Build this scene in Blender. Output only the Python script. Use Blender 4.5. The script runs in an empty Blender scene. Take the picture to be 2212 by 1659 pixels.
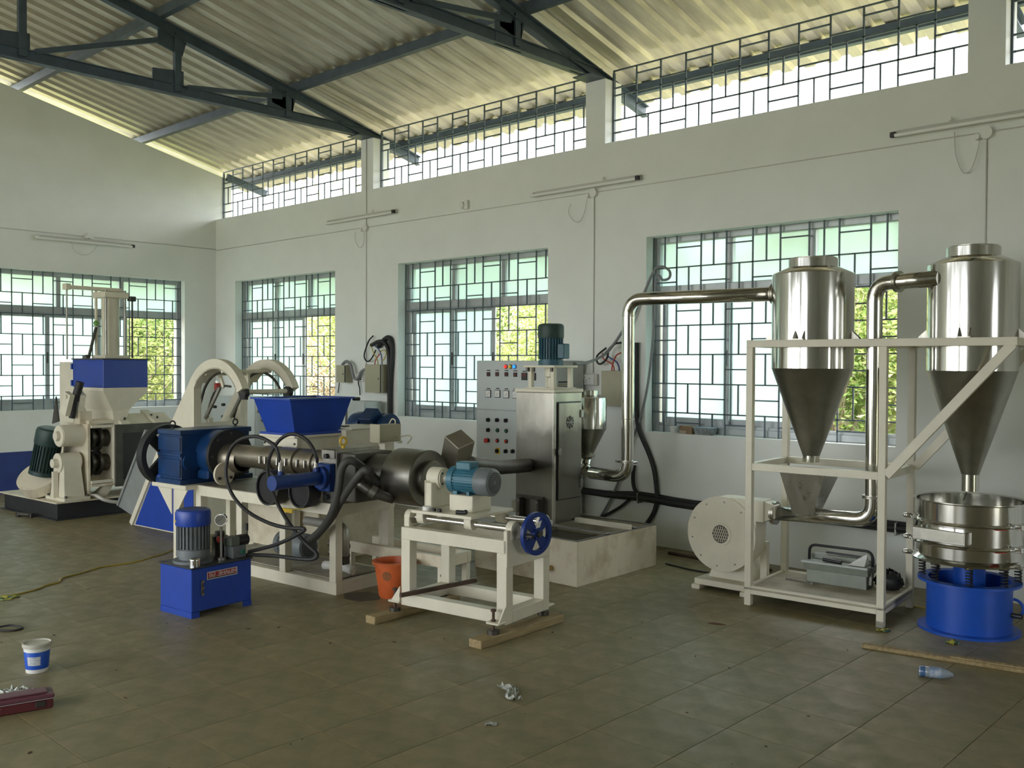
import bpy, math, random
from mathutils import Matrix, Vector
random.seed(7)
S = bpy.context.scene
COL = S.collection
PI = math.pi

# ------------------------------------------------------------------ camera
CAMR = [[0.730158, -0.017202, 0.683062], [0.683261, 0.011246, -0.730088], [0.004877, 0.999789, 0.019965]]
CAMZ = 1.495
FPX, IW, IH = 2045.0, 2212.0, 1659.0
cd = bpy.data.cameras.new('camera'); cam = bpy.data.objects.new('camera', cd); COL.objects.link(cam)
cd.sensor_width = 36.0; cd.lens = FPX / IW * 36.0; cd.clip_start = 0.05; cd.clip_end = 200
m4 = Matrix([CAMR[0] + [0.0], CAMR[1] + [0.0], CAMR[2] + [CAMZ], [0, 0, 0, 1]])
cam.matrix_world = m4
S.camera = cam

# ------------------------------------------------------------------ world, sun, exposure
SKY = 6.0
SUN = 11.0
w = bpy.data.worlds.new('sky'); S.world = w; w.use_nodes = True
bg = w.node_tree.nodes['Background']; bg.inputs[0].default_value = (0.93, 0.97, 1.0, 1); bg.inputs[1].default_value = SKY
sl = bpy.data.lights.new('sun', 'SUN'); sl.energy = SUN; sl.angle = math.radians(2.0); sl.color = (1.0, 0.95, 0.84)
so = bpy.data.objects.new('sun', sl); COL.objects.link(so)
so.rotation_euler = Vector((-0.22, 0.52, -0.83)).to_track_quat('-Z', 'Y').to_euler()
S.view_settings.view_transform = 'Standard'; S.view_settings.look = 'None'
S.view_settings.gamma = 1.0; S.view_settings.use_curve_mapping = False
S.view_settings.exposure = 0.35
try:
    S.cycles.max_bounces = 10; S.cycles.diffuse_bounces = 6; S.cycles.glossy_bounces = 5
    S.cycles.transparent_max_bounces = 12; S.cycles.sample_clamp_indirect = 6.0
except Exception:
    pass

# ------------------------------------------------------------------ materials
MATS = {}
def _n(nt, t, **kw):
    n = nt.nodes.new(t)
    for k, v in kw.items(): setattr(n, k, v)
    return n
def mat(name, col, rough=0.5, metal=0.0, var=0.0, scale=6.0, col2=None, bump=0.0, bscale=40.0, stretch=None, spec=0.5, rvar=0.0, edge=(0.35, 0.65), rnd=0.0):
    if name in MATS: return MATS[name]
    M = bpy.data.materials.new(name); M.use_nodes = True; nt = M.node_tree
    b = nt.nodes['Principled BSDF']
    b.inputs['Base Color'].default_value = (*col, 1); b.inputs['Roughness'].default_value = rough
    b.inputs['Metallic'].default_value = metal; b.inputs['Specular IOR Level'].default_value = spec
    tc = _n(nt, 'ShaderNodeTexCoord')
    src = tc.outputs['Object']
    if stretch:
        mp = _n(nt, 'ShaderNodeMapping'); mp.inputs['Scale'].default_value = stretch
        nt.links.new(src, mp.inputs[0]); src = mp.outputs[0]
    if var > 0 or col2 or rvar > 0:
        nz = _n(nt, 'ShaderNodeTexNoise'); nz.inputs['Scale'].default_value = scale; nz.inputs['Detail'].default_value = 5
        nz.inputs['Roughness'].default_value = 0.62
        nt.links.new(src, nz.inputs['Vector'])
        rp = _n(nt, 'ShaderNodeMapRange'); rp.inputs[1].default_value = edge[0]; rp.inputs[2].default_value = edge[1]
        nt.links.new(nz.outputs[0], rp.inputs[0])
        c2 = col2 if col2 else tuple(max(0, c * (1 - var)) for c in col)
        mx = _n(nt, 'ShaderNodeMix', data_type='RGBA'); mx.inputs[6].default_value = (*col, 1); mx.inputs[7].default_value = (*c2, 1)
        nt.links.new(rp.outputs[0], mx.inputs[0])
        out = mx.outputs[2]
        if rnd > 0:
            oi = _n(nt, 'ShaderNodeObjectInfo'); r2 = _n(nt, 'ShaderNodeMapRange'); r2.inputs[3].default_value = 1 - rnd; r2.inputs[4].default_value = 1 + rnd
            nt.links.new(oi.outputs['Random'], r2.inputs[0])
            hs = _n(nt, 'ShaderNodeHueSaturation'); nt.links.new(r2.outputs[0], hs.inputs['Value']); nt.links.new(out, hs.inputs['Color']); out = hs.outputs[0]
        nt.links.new(out, b.inputs['Base Color'])
        if rvar > 0:
            rr = _n(nt, 'ShaderNodeMapRange'); rr.inputs[3].default_value = max(0.02, rough - rvar); rr.inputs[4].default_value = rough + rvar
            nt.links.new(rp.outputs[0], rr.inputs[0]); nt.links.new(rr.outputs[0], b.inputs['Roughness'])
    if bump > 0:
        n2 = _n(nt, 'ShaderNodeTexNoise'); n2.inputs['Scale'].default_value = bscale; n2.inputs['Detail'].default_value = 4
        nt.links.new(src, n2.inputs['Vector'])
        bp = _n(nt, 'ShaderNodeBump'); bp.inputs['Strength'].default_value = bump; bp.inputs['Distance'].default_value = 0.01
        nt.links.new(n2.outputs[0], bp.inputs['Height']); nt.links.new(bp.outputs[0], b.inputs['Normal'])
    MATS[name] = M
    return M

WALL = mat('wall_paint', (0.765, 0.79, 0.755), 0.75, var=0.05, scale=2.5, bump=0.12, bscale=30)
REVEAL = WALL
DADO = mat('blue_dado_paint', (0.03, 0.055, 0.22), 0.5, var=0.15, scale=4)
TILE = mat('floor_tile', (0.255, 0.198, 0.100), 0.48, col2=(0.185, 0.178, 0.098), scale=7, bump=0.05, bscale=60, rvar=0.10, rnd=0.06)
GROUT = mat('tile_grout', (0.19, 0.15, 0.085), 0.9, var=0.2)
ROOFM = mat('galvanised_roof_sheet', (0.66, 0.62, 0.52), 0.42, metal=0.55, var=0.25, scale=3.0, stretch=(3, 0.6, 1), rvar=0.1)
TRUSS = mat('blue_grey_steel_paint', (0.065, 0.095, 0.125), 0.5, var=0.25, scale=8)
GRILLE = mat('grille_paint', (0.095, 0.13, 0.15), 0.5, var=0.2)
ALU = mat('aluminium_frame', (0.46, 0.49, 0.50), 0.45, metal=0.5, var=0.15)
CREAM = mat('cream_machine_paint', (0.70, 0.66, 0.53), 0.42, var=0.10, scale=5, bump=0.02)
CREAMD = mat('soiled_cream_paint', (0.66, 0.60, 0.46), 0.45, col2=(0.42, 0.34, 0.22), scale=5, edge=(0.48, 0.75))
BLUE = mat('royal_blue_paint', (0.012, 0.055, 0.36), 0.38, var=0.15)
BLUED = mat('gearbox_blue_paint', (0.008, 0.045, 0.15), 0.32, var=0.35, scale=9)
SIFTB = mat('bright_blue_paint', (0.010, 0.085, 0.50), 0.38, var=0.12)
HBLUE = mat('cylinder_blue_paint', (0.010, 0.045, 0.22), 0.35, var=0.2)
TEAL = mat('motor_teal_paint', (0.045, 0.17, 0.24), 0.42, var=0.2, scale=12)
TEALD = mat('motor_dark_teal_paint', (0.03, 0.11, 0.155), 0.45, var=0.25, scale=12)
GREENM = mat('motor_dark_green_paint', (0.018, 0.05, 0.045), 0.5, var=0.3, scale=12)
GREYM = mat('motor_grey_paint', (0.15, 0.17, 0.18), 0.45, var=0.2, scale=12)
SS = mat('polished_stainless', (0.66, 0.65, 0.61), 0.14, metal=1.0, var=0.15, scale=5, stretch=(6, 6, 0.5), rvar=0.05)
SSB = mat('brushed_stainless', (0.50, 0.48, 0.42), 0.34, metal=1.0, var=0.15, scale=5, stretch=(5, 5, 1), rvar=0.08)
SSD = mat('dull_stainless_cone', (0.40, 0.39, 0.34), 0.38, metal=1.0, var=0.2, scale=8)
STEEL = mat('machined_steel', (0.36, 0.35, 0.32), 0.4, metal=1.0, var=0.3, scale=6)
DSTEEL = mat('dark_oily_steel', (0.12, 0.115, 0.10), 0.42, metal=0.8, var=0.35, scale=7)
BLACK = mat('black_rubber', (0.016, 0.016, 0.017), 0.55, var=0.2)
BLACKP = mat('black_plastic', (0.02, 0.02, 0.022), 0.4)
CHROME = mat('chrome', (0.80, 0.80, 0.80), 0.12, metal=1.0)
WHITEP = mat('white_plastic', (0.75, 0.75, 0.72), 0.4, var=0.05)
PANELG = mat('light_grey_panel', (0.50, 0.54, 0.53), 0.45, var=0.06, scale=3)
KHAKI = mat('khaki_box_paint', (0.38, 0.36, 0.25), 0.5, var=0.08)
REDP = mat('red_plastic', (0.50, 0.03, 0.02), 0.4)
ORANGE = mat('orange_plastic', (0.62, 0.13, 0.035), 0.42, var=0.18, scale=9)
YELLOW = mat('yellow_paint', (0.62, 0.40, 0.02), 0.45, var=0.1)
WOOD = mat('rough_timber', (0.40, 0.31, 0.16), 0.8, col2=(0.26, 0.19, 0.09), scale=6, stretch=(10, 1, 10), bump=0.3)
TUBEG = mat('tube_glass', (0.78, 0.79, 0.76), 0.25)
SHADESLAB = mat('cream_bounce_paint', (0.80, 0.72, 0.50), 0.8, var=0.1)  # cream of the added slabs, picked to tint light in the upper panes yellow
CONDUIT = mat('grey_pvc', (0.58, 0.57, 0.53), 0.5)
RUST = mat('rusty_iron', (0.10, 0.06, 0.04), 0.8, var=0.4)

def glassy(name, col, rough=0.0, mixt=0.0):
    M = bpy.data.materials.new(name); M.use_nodes = True; nt = M.node_tree
    b = nt.nodes['Principled BSDF']; b.inputs['Base Color'].default_value = (*col, 1); b.inputs['Roughness'].default_value = rough
    b.inputs['Transmission Weight'].default_value = 1.0; b.inputs['IOR'].default_value = 1.45
    return M
def frosted(name, col, fac=0.95):
    M = bpy.data.materials.new(name); M.use_nodes = True; nt = M.node_tree; nt.nodes.clear()
    o = _n(nt, 'ShaderNodeOutputMaterial'); t = _n(nt, 'ShaderNodeBsdfTranslucent'); g = _n(nt, 'ShaderNodeBsdfGlossy'); d = _n(nt, 'ShaderNodeBsdfRefraction')
    t.inputs[0].default_value = (*col, 1); d.inputs[0].default_value = (*col, 1); d.inputs['Roughness'].default_value = 0.55; d.inputs['IOR'].default_value = 1.04
    g.inputs['Roughness'].default_value = 0.3; g.inputs[0].default_value = (0.6, 0.6, 0.6, 1)
    a = _n(nt, 'ShaderNodeMixShader'); a.inputs[0].default_value = 0.5; nt.links.new(t.outputs[0], a.inputs[1]); nt.links.new(d.outputs[0], a.inputs[2])
    m = _n(nt, 'ShaderNodeMixShader'); m.inputs[0].default_value = fac; nt.links.new(g.outputs[0], m.inputs[1]); nt.links.new(a.outputs[0], m.inputs[2])
    nt.links.new(m.outputs[0], o.inputs[0])
    return M
FROST = frosted('frosted_glass', (0.67, 0.79, 0.79))
GLASS = glassy('clear_glass', (0.9, 0.95, 0.93))
def emit(name, col, st):
    M = bpy.data.materials.new(name); M.use_nodes = True; b = M.node_tree.nodes['Principled BSDF']
    b.inputs['Base Color'].default_value = (*col, 1); b.inputs['Emission Color'].default_value = (*col, 1); b.inputs['Emission Strength'].default_value = st
    return M
LRED = emit('lit_red_lamp', (0.9, 0.05, 0.04), 0.6); LYEL = emit('lit_yellow_lamp', (0.75, 0.5, 0.05), 0.1); LBLU = emit('lit_blue_lamp', (0.03, 0.30, 0.95), 0.9)

# ------------------------------------------------------------------ mesh builder
class MB:
    def __init__(s): s.v = []; s.f = []; s.s = []; s.T = None
    def add(s, vs, fs, smooth=False):
        o = len(s.v)
        if s.T is not None: vs = [tuple(s.T @ Vector(p)) for p in vs]
        s.v += [tuple(p) for p in vs]; s.f += [tuple(i + o for i in f) for f in fs]
        s.s += smooth if isinstance(smooth, list) else [smooth] * len(fs)
        return s
    def box(s, x0, x1, y0, y1, z0, z1, b=0.0):
        if x0 > x1: x0, x1 = x1, x0
        if y0 > y1: y0, y1 = y1, y0
        if z0 > z1: z0, z1 = z1, z0
        b = min(b, (x1 - x0) * .49, (y1 - y0) * .49, (z1 - z0) * .49)
        if b <= 0:
            return s.add([(x0,y0,z0),(x1,y0,z0),(x1,y1,z0),(x0,y1,z0),(x0,y0,z1),(x1,y0,z1),(x1,y1,z1),(x0,y1,z1)],
                         [(0,3,2,1),(4,5,6,7),(0,1,5,4),(1,2,6,5),(2,3,7,6),(3,0,4,7)])
        X, Y, Z = (x0, x1), (y0, y1), (z0, z1); vs = []; idx = {}
        for i in (0, 1):
            for j in (0, 1):
                for k in (0, 1):
                    sx, sy, sz = (1, -1)[i], (1, -1)[j], (1, -1)[k]
                    for a, p in (('x', (X[i], Y[j] + sy*b, Z[k] + sz*b)), ('y', (X[i] + sx*b, Y[j], Z[k] + sz*b)), ('z', (X[i] + sx*b, Y[j] + sy*b, Z[k]))):
                        idx[(i, j, k, a)] = len(vs); vs.append(p)
        q = lambda *t: [idx[u] for u in t]
        fs = []
        for i in (0, 1): f = q((i,0,0,'x'),(i,1,0,'x'),(i,1,1,'x'),(i,0,1,'x')); fs.append(f if i else f[::-1])
        for j in (0, 1): f = q((0,j,0,'y'),(1,j,0,'y'),(1,j,1,'y'),(0,j,1,'y')); fs.append(f[::-1] if j else f)
        for k in (0, 1): f = q((0,0,k,'z'),(1,0,k,'z'),(1,1,k,'z'),(0,1,k,'z')); fs.append(f if k else f[::-1])
        for i in (0, 1):
            for j in (0, 1): f = q((i,j,0,'x'),(i,j,0,'y'),(i,j,1,'y'),(i,j,1,'x')); fs.append(f if (i+j) % 2 == 0 else f[::-1])
            for k in (0, 1): f = q((i,0,k,'x'),(i,1,k,'x'),(i,1,k,'z'),(i,0,k,'z')); fs.append(f if (i+k) % 2 == 1 else f[::-1])
        for j in (0, 1):
            for k in (0, 1): f = q((0,j,k,'y'),(1,j,k,'y'),(1,j,k,'z'),(0,j,k,'z')); fs.append(f if (j+k) % 2 == 0 else f[::-1])
        for i in (0, 1):
            for j in (0, 1):
                for k in (0, 1): f = q((i,j,k,'x'),(i,j,k,'y'),(i,j,k,'z')); fs.append(f if (i+j+k) % 2 == 1 else f[::-1])
        return s.add(vs, fs)
    def frame_of(s, d):
        d = Vector(d).normalized(); u = Vector((0, 0, 1)) if abs(d.z) < 0.95 else Vector((1, 0, 0))
        a = d.cross(u).normalized(); return a, a.cross(d).normalized(), d
    def beam(s, p0, p1, wd, ht, up=None):
        p0, p1 = Vector(p0), Vector(p1); a, b, d = s.frame_of(p1 - p0); a *= wd / 2; b *= ht / 2
        return s.add([p0-a-b, p0+a-b, p0+a+b, p0-a+b, p1-a-b, p1+a-b, p1+a+b, p1-a+b],
                     [(0,3,2,1),(4,5,6,7),(0,1,5,4),(1,2,6,5),(2,3,7,6),(3,0,4,7)])
    def cyl(s, p0, p1, r0, r1=None, n=24, caps=(1, 1)):
        r1 = r0 if r1 is None else r1; p0, p1 = Vector(p0), Vector(p1); a, b, d = s.frame_of(p1 - p0)
        ring = lambda p, r: [p + a * (r * math.cos(2*PI*i/n)) + b * (r * math.sin(2*PI*i/n)) for i in range(n)]
        s.add(ring(p0, r0) + ring(p1, r1), [(i, n + i, n + (i+1) % n, (i+1) % n) for i in range(n)], True)
        if caps[0] and r0 > 0: s.add(ring(p0, r0), [tuple(range(n))])
        if caps[1] and r1 > 0: s.add(ring(p1, r1), [tuple(range(n))[::-1]])
        return s
    def ring(s, p0, p1, ro, ri, n=32):
        p0, p1 = Vector(p0), Vector(p1); a, b, d = s.frame_of(p1 - p0)
        rg = lambda p, r: [p + a * (r * math.cos(2*PI*i/n)) + b * (r * math.sin(2*PI*i/n)) for i in range(n)]
        k = lambda i: (i+1) % n
        s.add(rg(p0, ro) + rg(p1, ro), [(i, n+i, n+k(i), k(i)) for i in range(n)], True)
        s.add(rg(p0, ri) + rg(p1, ri), [(k(i), n+k(i), n+i, i) for i in range(n)], True)
        s.add(rg(p0, ro) + rg(p0, ri), [(i, k(i), n+k(i), n+i) for i in range(n)])
        s.add(rg(p1, ro) + rg(p1, ri), [(n+i, n+k(i), k(i), i) for i in range(n)])
        return s
    def tube(s, pts, r, n=8, sub=4, caps=True):
        P = [Vector(p) for p in pts]
        if sub > 1 and len(P) > 2:
            Q = []
            for i in range(len(P) - 1):
                a, b, c, d = P[max(i-1, 0)], P[i], P[i+1], P[min(i+2, len(P)-1)]
                for t in range(sub):
                    t = t / sub
                    Q.append(0.5 * ((2*b) + (c-a)*t + (2*a-5*b+4*c-d)*t*t + (3*b-a-3*c+d)*t**3))
            Q.append(P[-1]); P = Q
        rr = r if isinstance(r, (list, tuple)) else None
        vs = []; a = None
        for i, p in enumerate(P):
            d = (P[min(i+1, len(P)-1)] - P[max(i-1, 0)]).normalized()
            if a is None: a, b, _ = s.frame_of(d)
            a = (a - d * a.dot(d))
            if a.length < 1e-6: a, _, _ = s.frame_of(d)
            a.normalize(); b = d.cross(a)
            ra = r if rr is None else rr[min(len(rr)-1, int(i / max(1, len(P)-1) * (len(rr)-1) + .5))]
            vs += [p + a * (ra * math.cos(2*PI*k/n)) + b * (ra * math.sin(2*PI*k/n)) for k in range(n)]
        L = len(P); fs = [(i*n+k, i*n+(k+1) % n, (i+1)*n+(k+1) % n, (i+1)*n+k) for i in range(L-1) for k in range(n)]
        sm = [True] * len(fs)
        if caps: fs += [tuple(range(n))[::-1], tuple((L-1)*n+k for k in range(n))]; sm += [False, False]
        return s.add(vs, fs, sm)
    def lathe(s, prof, c=(0, 0, 0), n=48, sharp=0.6):
        segs = []; cx, cy, cz = c
        R = lambda r, z: [(cx + r*math.cos(2*PI*i/n), cy + r*math.sin(2*PI*i/n), cz + z) for i in range(n)]
        run = [prof[0]]
        def flush(run):
            if len(run) < 2: return
            vs = []
            for r, z in run: vs += R(max(r, 1e-5), z)
            s.add(vs, [(i*n+k, i*n+(k+1) % n, (i+1)*n+(k+1) % n, (i+1)*n+k) for i in range(len(run)-1) for k in range(n)], True)
        for i in range(1, len(prof)):
            run.append(prof[i])
            if i < len(prof) - 1:
                a = math.atan2(prof[i][1]-prof[i-1][1], prof[i][0]-prof[i-1][0]); b = math.atan2(prof[i+1][1]-prof[i][1], prof[i+1][0]-prof[i][0])
                dd = abs((a - b + PI) % (2*PI) - PI)
                if dd > sharp: flush(run); run = [prof[i]]
        flush(run); return s
    def prism(s, poly, ax, a, b):
        f = {'x': lambda u, v, t: (t, u, v), 'y': lambda u, v, t: (u, t, v), 'z': lambda u, v, t: (u, v, t)}[ax]
        n = len(poly); vs = [f(u, v, a) for u, v in poly] + [f(u, v, b) for u, v in poly]
        return s.add(vs, [tuple(range(n))[::-1], tuple(range(n, 2*n))] + [(i, (i+1) % n, n+(i+1) % n, n+i) for i in range(n)])
    def strip(s, outer, inner, ax, a, b):
        f = {'x': lambda u, v, t: (t, u, v), 'y': lambda u, v, t: (u, t, v), 'z': lambda u, v, t: (u, v, t)}[ax]
        for i in range(len(outer) - 1):
            q = [outer[i], outer[i+1], inner[i+1], inner[i]]
            s.prism(q, ax, a, b)
        return s
    def hull4(s, b4, t4, capb=True, capt=True):
        fs = [(0,1,5,4),(1,2,6,5),(2,3,7,6),(3,0,4,7)]
        if capb: fs.append((0,3,2,1))
        if capt: fs.append((4,5,6,7))
        return s.add(list(b4) + list(t4), fs)
    def sphere(s, c, r, n=16, m=10, sc=(1, 1, 1)):
        vs = []; fs = []
        for j in range(m + 1):
            t = PI * j / m
            for i in range(n): vs.append((c[0] + sc[0]*r*math.sin(t)*math.cos(2*PI*i/n), c[1] + sc[1]*r*math.sin(t)*math.sin(2*PI*i/n), c[2] + sc[2]*r*math.cos(t)))
        for j in range(m):
            for i in range(n): fs.append((j*n+i, (j+1)*n+i, (j+1)*n+(i+1) % n, j*n+(i+1) % n))
        return s.add(vs, fs, True)
    def torus(s, c, R_, r, ax='z', n=32, m=10, a0=0, a1=2*PI):
        full = abs(a1 - a0 - 2*PI) < 1e-6; pts = []
        for i in range(n + (0 if full else 1)):
            t = a0 + (a1 - a0) * i / n; u, v = R_*math.cos(t), R_*math.sin(t)
            pts.append(Vector(c) + Vector({'x': (0, u, v), 'y': (u, 0, v), 'z': (u, v, 0)}[ax]))
        if full: pts.append(pts[0])
        return s.tube(pts, r, m, 1, not full)
    def mesh(s, name):
        me = bpy.data.meshes.new(name); me.from_pydata(s.v, [], s.f); me.polygons.foreach_set('use_smooth', s.s); me.update(); return me

def link(o, parent=None):
    COL.objects.link(o)
    if parent is not None: o.parent = parent
    return o
def obj(name, mb, material, parent=None, label=None):
    me = mb.mesh(name) if isinstance(mb, MB) else mb
    if isinstance(material, bpy.types.Material) and not me.materials: me.materials.append(material)
    o = bpy.data.objects.new(name, me); link(o, parent)
    if label: o['label'] = label
    return o
def tag(o, label, cat, group=None, kind=None):
    o['label'] = label; o['category'] = cat
    if group: o['group'] = group
    if kind: o['kind'] = kind
    return o
def struct(o, label=None, cat=None):
    o['kind'] = 'structure'
    if label: o['label'] = label
    if cat: o['category'] = cat
    return o
def thing(name, label, cat, loc=(0, 0, 0), rz=0.0, group=None, kind=None):
    o = bpy.data.objects.new(name, None); COL.objects.link(o); o.empty_display_size = 0.1
    o.location = loc; o.rotation_euler = (0, 0, math.radians(rz))
    return tag(o, label, cat, group, kind)
def solo(name, mb, material, label, cat, loc=(0, 0, 0), rz=0.0, group=None):
    o = obj(name, mb, material); o.location = loc; o.rotation_euler = (0, 0, math.radians(rz)); return tag(o, label, cat, group)
def dup(root, parent=None):
    r = root.copy(); COL.objects.link(r); r.parent = parent
    for ch in root.children: dup(ch, r)
    return r
def B(*a, **k): return MB().box(*a, **k)
def Cy(*a, **k): return MB().cyl(*a, **k)

# ------------------------------------------------------------------ the room
XL, YB, TH = -11.559, 6.551, 0.23
YF, XR = -2.6, 4.45
SILL, HEAD = 0.943, 2.57
CLS = 3.415
RIDGE = (7.42 + (YF - 0.87)) / 2
zs = lambda y: 4.15 - 0.238 * ((y if y > RIDGE else 2 * RIDGE - y) - 6.65)      # underside of the roof sheets
ROT = lambda T, o: o

# floor: slab with tiles
fl = struct(obj('floor', B(XL, XR, YF, YB, -0.12, -0.004), GROUT), 'dusty beige tiled floor of the hall')
def project(x, y, z):
    d = [x, y, z - CAMZ]; c = [sum(CAMR[r][k] * d[r] for r in range(3)) for k in range(3)]
    if c[2] > -0.1: return None
    return (IW/2 + FPX * c[0] / -c[2], IH/2 - FPX * c[1] / -c[2], -c[2])
TS = 0.392
tm = MB().box(-TS/2 + .0012, TS/2 - .0012, -TS/2 + .0012, TS/2 - .0012, -0.004, 0.0, 0.0008).mesh('tile'); tm.materials.append(TILE)
cand = []
i0 = int(math.floor((XL + 2.39) / TS)); i1 = int(math.ceil((XR + 2.39) / TS)); j0 = int(math.floor((YF - 3.05) / TS)); j1 = int(math.ceil((YB - 3.05) / TS))
rest = MB()
for i in range(i0, i1):
    for j in range(j0, j1):
        xa, xb = max(XL, -2.39 + i*TS), min(XR, -2.39 + (i+1)*TS); ya, yb = max(YF, 3.05 + j*TS), min(YB, 3.05 + (j+1)*TS)
        if xb - xa < .01 or yb - ya < .01: continue
        x, y = (xa + xb) / 2, (ya + yb) / 2; p = project(x, y, 0); whole = xb - xa > TS - .001 and yb - ya > TS - .001
        if whole and p and -60 < p[0] < IW + 60 and 900 < p[1] < IH + 90: cand.append((p[2], x, y))
        else: rest.box(xa + .0012, xb - .0012, ya + .0012, yb - .0012, -.004, 0)
cand.sort()
for k, (d, x, y) in enumerate(cand):
    if k < 300:
        o = bpy.data.objects.new('tile', tm); link(o, fl); o.location = (x, y, 0)
    else: rest.box(x - TS/2 + .0012, x + TS/2 - .0012, y - TS/2 + .0012, y + TS/2 - .0012, -.004, 0)
ro = obj('tile_field', rest, TILE, fl); ro['kind'] = 'stuff'

# back wall with three windows in view and more beyond
WIN = [(-11.074, -8.913), (-7.80, -5.686), (-4.60, -2.514)]
m = MB(); m.box(XL, XR, YB, YB+TH, -0.3, SILL); m.box(XL, XR, YB, YB+TH, HEAD, CLS)
xs = [XL] + [v for ab in WIN for v in ab] + [XR]
for a, b in zip(xs[0::2], xs[1::2]): m.box(a, b, YB, YB+TH, SILL, HEAD)
wb = struct(obj('wall_back', m, WALL), 'off-white plastered wall with three grilled windows')
COLX = [(-8.437, -8.225), (-5.256, -5.041), (-2.080, -1.853), (1.12, 1.33)]
for a, b in COLX: obj('pier', B(a, b, YB, YB+TH, CLS, 3.975), WALL, wb)
obj('pier', B(1.33, XR, YB, YB+TH, CLS, 3.975), WALL, wb)
# left wall (gable) with one window
WL = (3.80, 6.105)
zg = lambda y: zs(y) - 0.155
m = MB()
m.box(XL-TH, XL, YF-TH, YB+TH, -0.3, SILL)
m.box(XL-TH, XL, YF-TH, WL[0], SILL, HEAD); m.box(XL-TH, XL, WL[1], YB+TH, SILL, HEAD)
m.prism([(YF-TH, HEAD), (YB+TH, HEAD), (YB+TH, zg(YB+TH)), (RIDGE, zg(RIDGE)), (YF-TH, zg(YF-TH))], 'x', XL-TH, XL)
struct(obj('wall_left', m, WALL), 'off-white gable wall with a window and blue dado')
struct(obj('trim_1', B(XL, XL+0.004, YF, YB, 0, 0.473), DADO), 'dark blue painted dado band along the gable wall')
# front wall (behind the camera) with windows and a wide shutter doorway
FW = [(-11.0, -8.9), (-8.0, -4.2), (-3.4, -1.3)]
m = MB(); m.box(XL, XR, YF-TH, YF, HEAD, CLS)
xs = [XL] + [v for ab in FW for v in ab] + [XR]
for a, b in zip(xs[0::2], xs[1::2]): m.box(a, b, YF-TH, YF, -0.3, HEAD)
for k, (a, b) in enumerate(FW):
    if k != 1: m.box(a, b, YF-TH, YF, -0.3, SILL)
for a, b in COLX: m.box(a, b, YF-TH, YF, CLS, 3.975)
m.box(COLX[2][1], XR, YF-TH, YF, CLS, 3.975)
struct(obj('wall_front', m, WALL), 'off-white wall behind the viewer with windows and a doorway')
DR = (3.0, 4.3); m = MB(); m.box(XR, XR+TH, YF-TH, DR[0], -.3, 2.3); m.box(XR, XR+TH, DR[1], YB+TH, -.3, 2.3); m.prism([(YF-TH, 2.3), (YB+TH, 2.3), (YB+TH, zg(YB+TH)), (RIDGE, zg(RIDGE)), (YF-TH, zg(YF-TH))], 'x', XR, XR+TH)
struct(obj('wall_right', m, WALL), 'off-white end wall to the viewer\'s right')

# roof: corrugated sheets on purlins and trusses
ce = bpy.data.objects.new('ceiling', None); COL.objects.link(ce); struct(ce, 'corrugated galvanised metal roof of the hall')
def sheet(y0, y1):
    prof = []; x = 0.0
    for k in range(5): prof += [(x, 0), (x + .06, 0), (x + .085, .032), (x + .145, .032), (x + .17, 0)]; x += .2
    prof.append((1.06, 0)); mb = MB(); n = len(prof); ys = [y0 + (y1-y0)*t/4 for t in range(5)]
    vs = [(p[0], y, zs(y) + p[1]) for y in ys for p in prof]
    mb.add(vs, [(j*n+i, j*n+i+1, (j+1)*n+i+1, (j+1)*n+i) for j in range(4) for i in range(n-1)])
    me = mb.mesh('roof_sheet'); me.materials.append(ROOFM); return me
for me in (sheet(RIDGE, 7.42), sheet(RIDGE, 2*RIDGE - 7.42)):
    for k in range(17):
        o = bpy.data.objects.new('roof_sheet', me); link(o, ce); o.location = (-12.2 + k, 0, 0.0015 * (k % 2))
for y in (7.08, 5.63, 4.16, 2.68, RIDGE + .12, RIDGE - .12, 2*RIDGE-2.68, 2*RIDGE-4.13, 2*RIDGE-5.58, 2*RIDGE-7.08):
    m = MB(); z = zs(y); s_ = -1 if y > RIDGE else 1
    m.box(-12.15, 4.75, y - .03, y + .03, z - .095, z - .008); 
    struct(obj('purlin', m, TRUSS), 'blue-grey steel purlin under the roof sheets')
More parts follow.
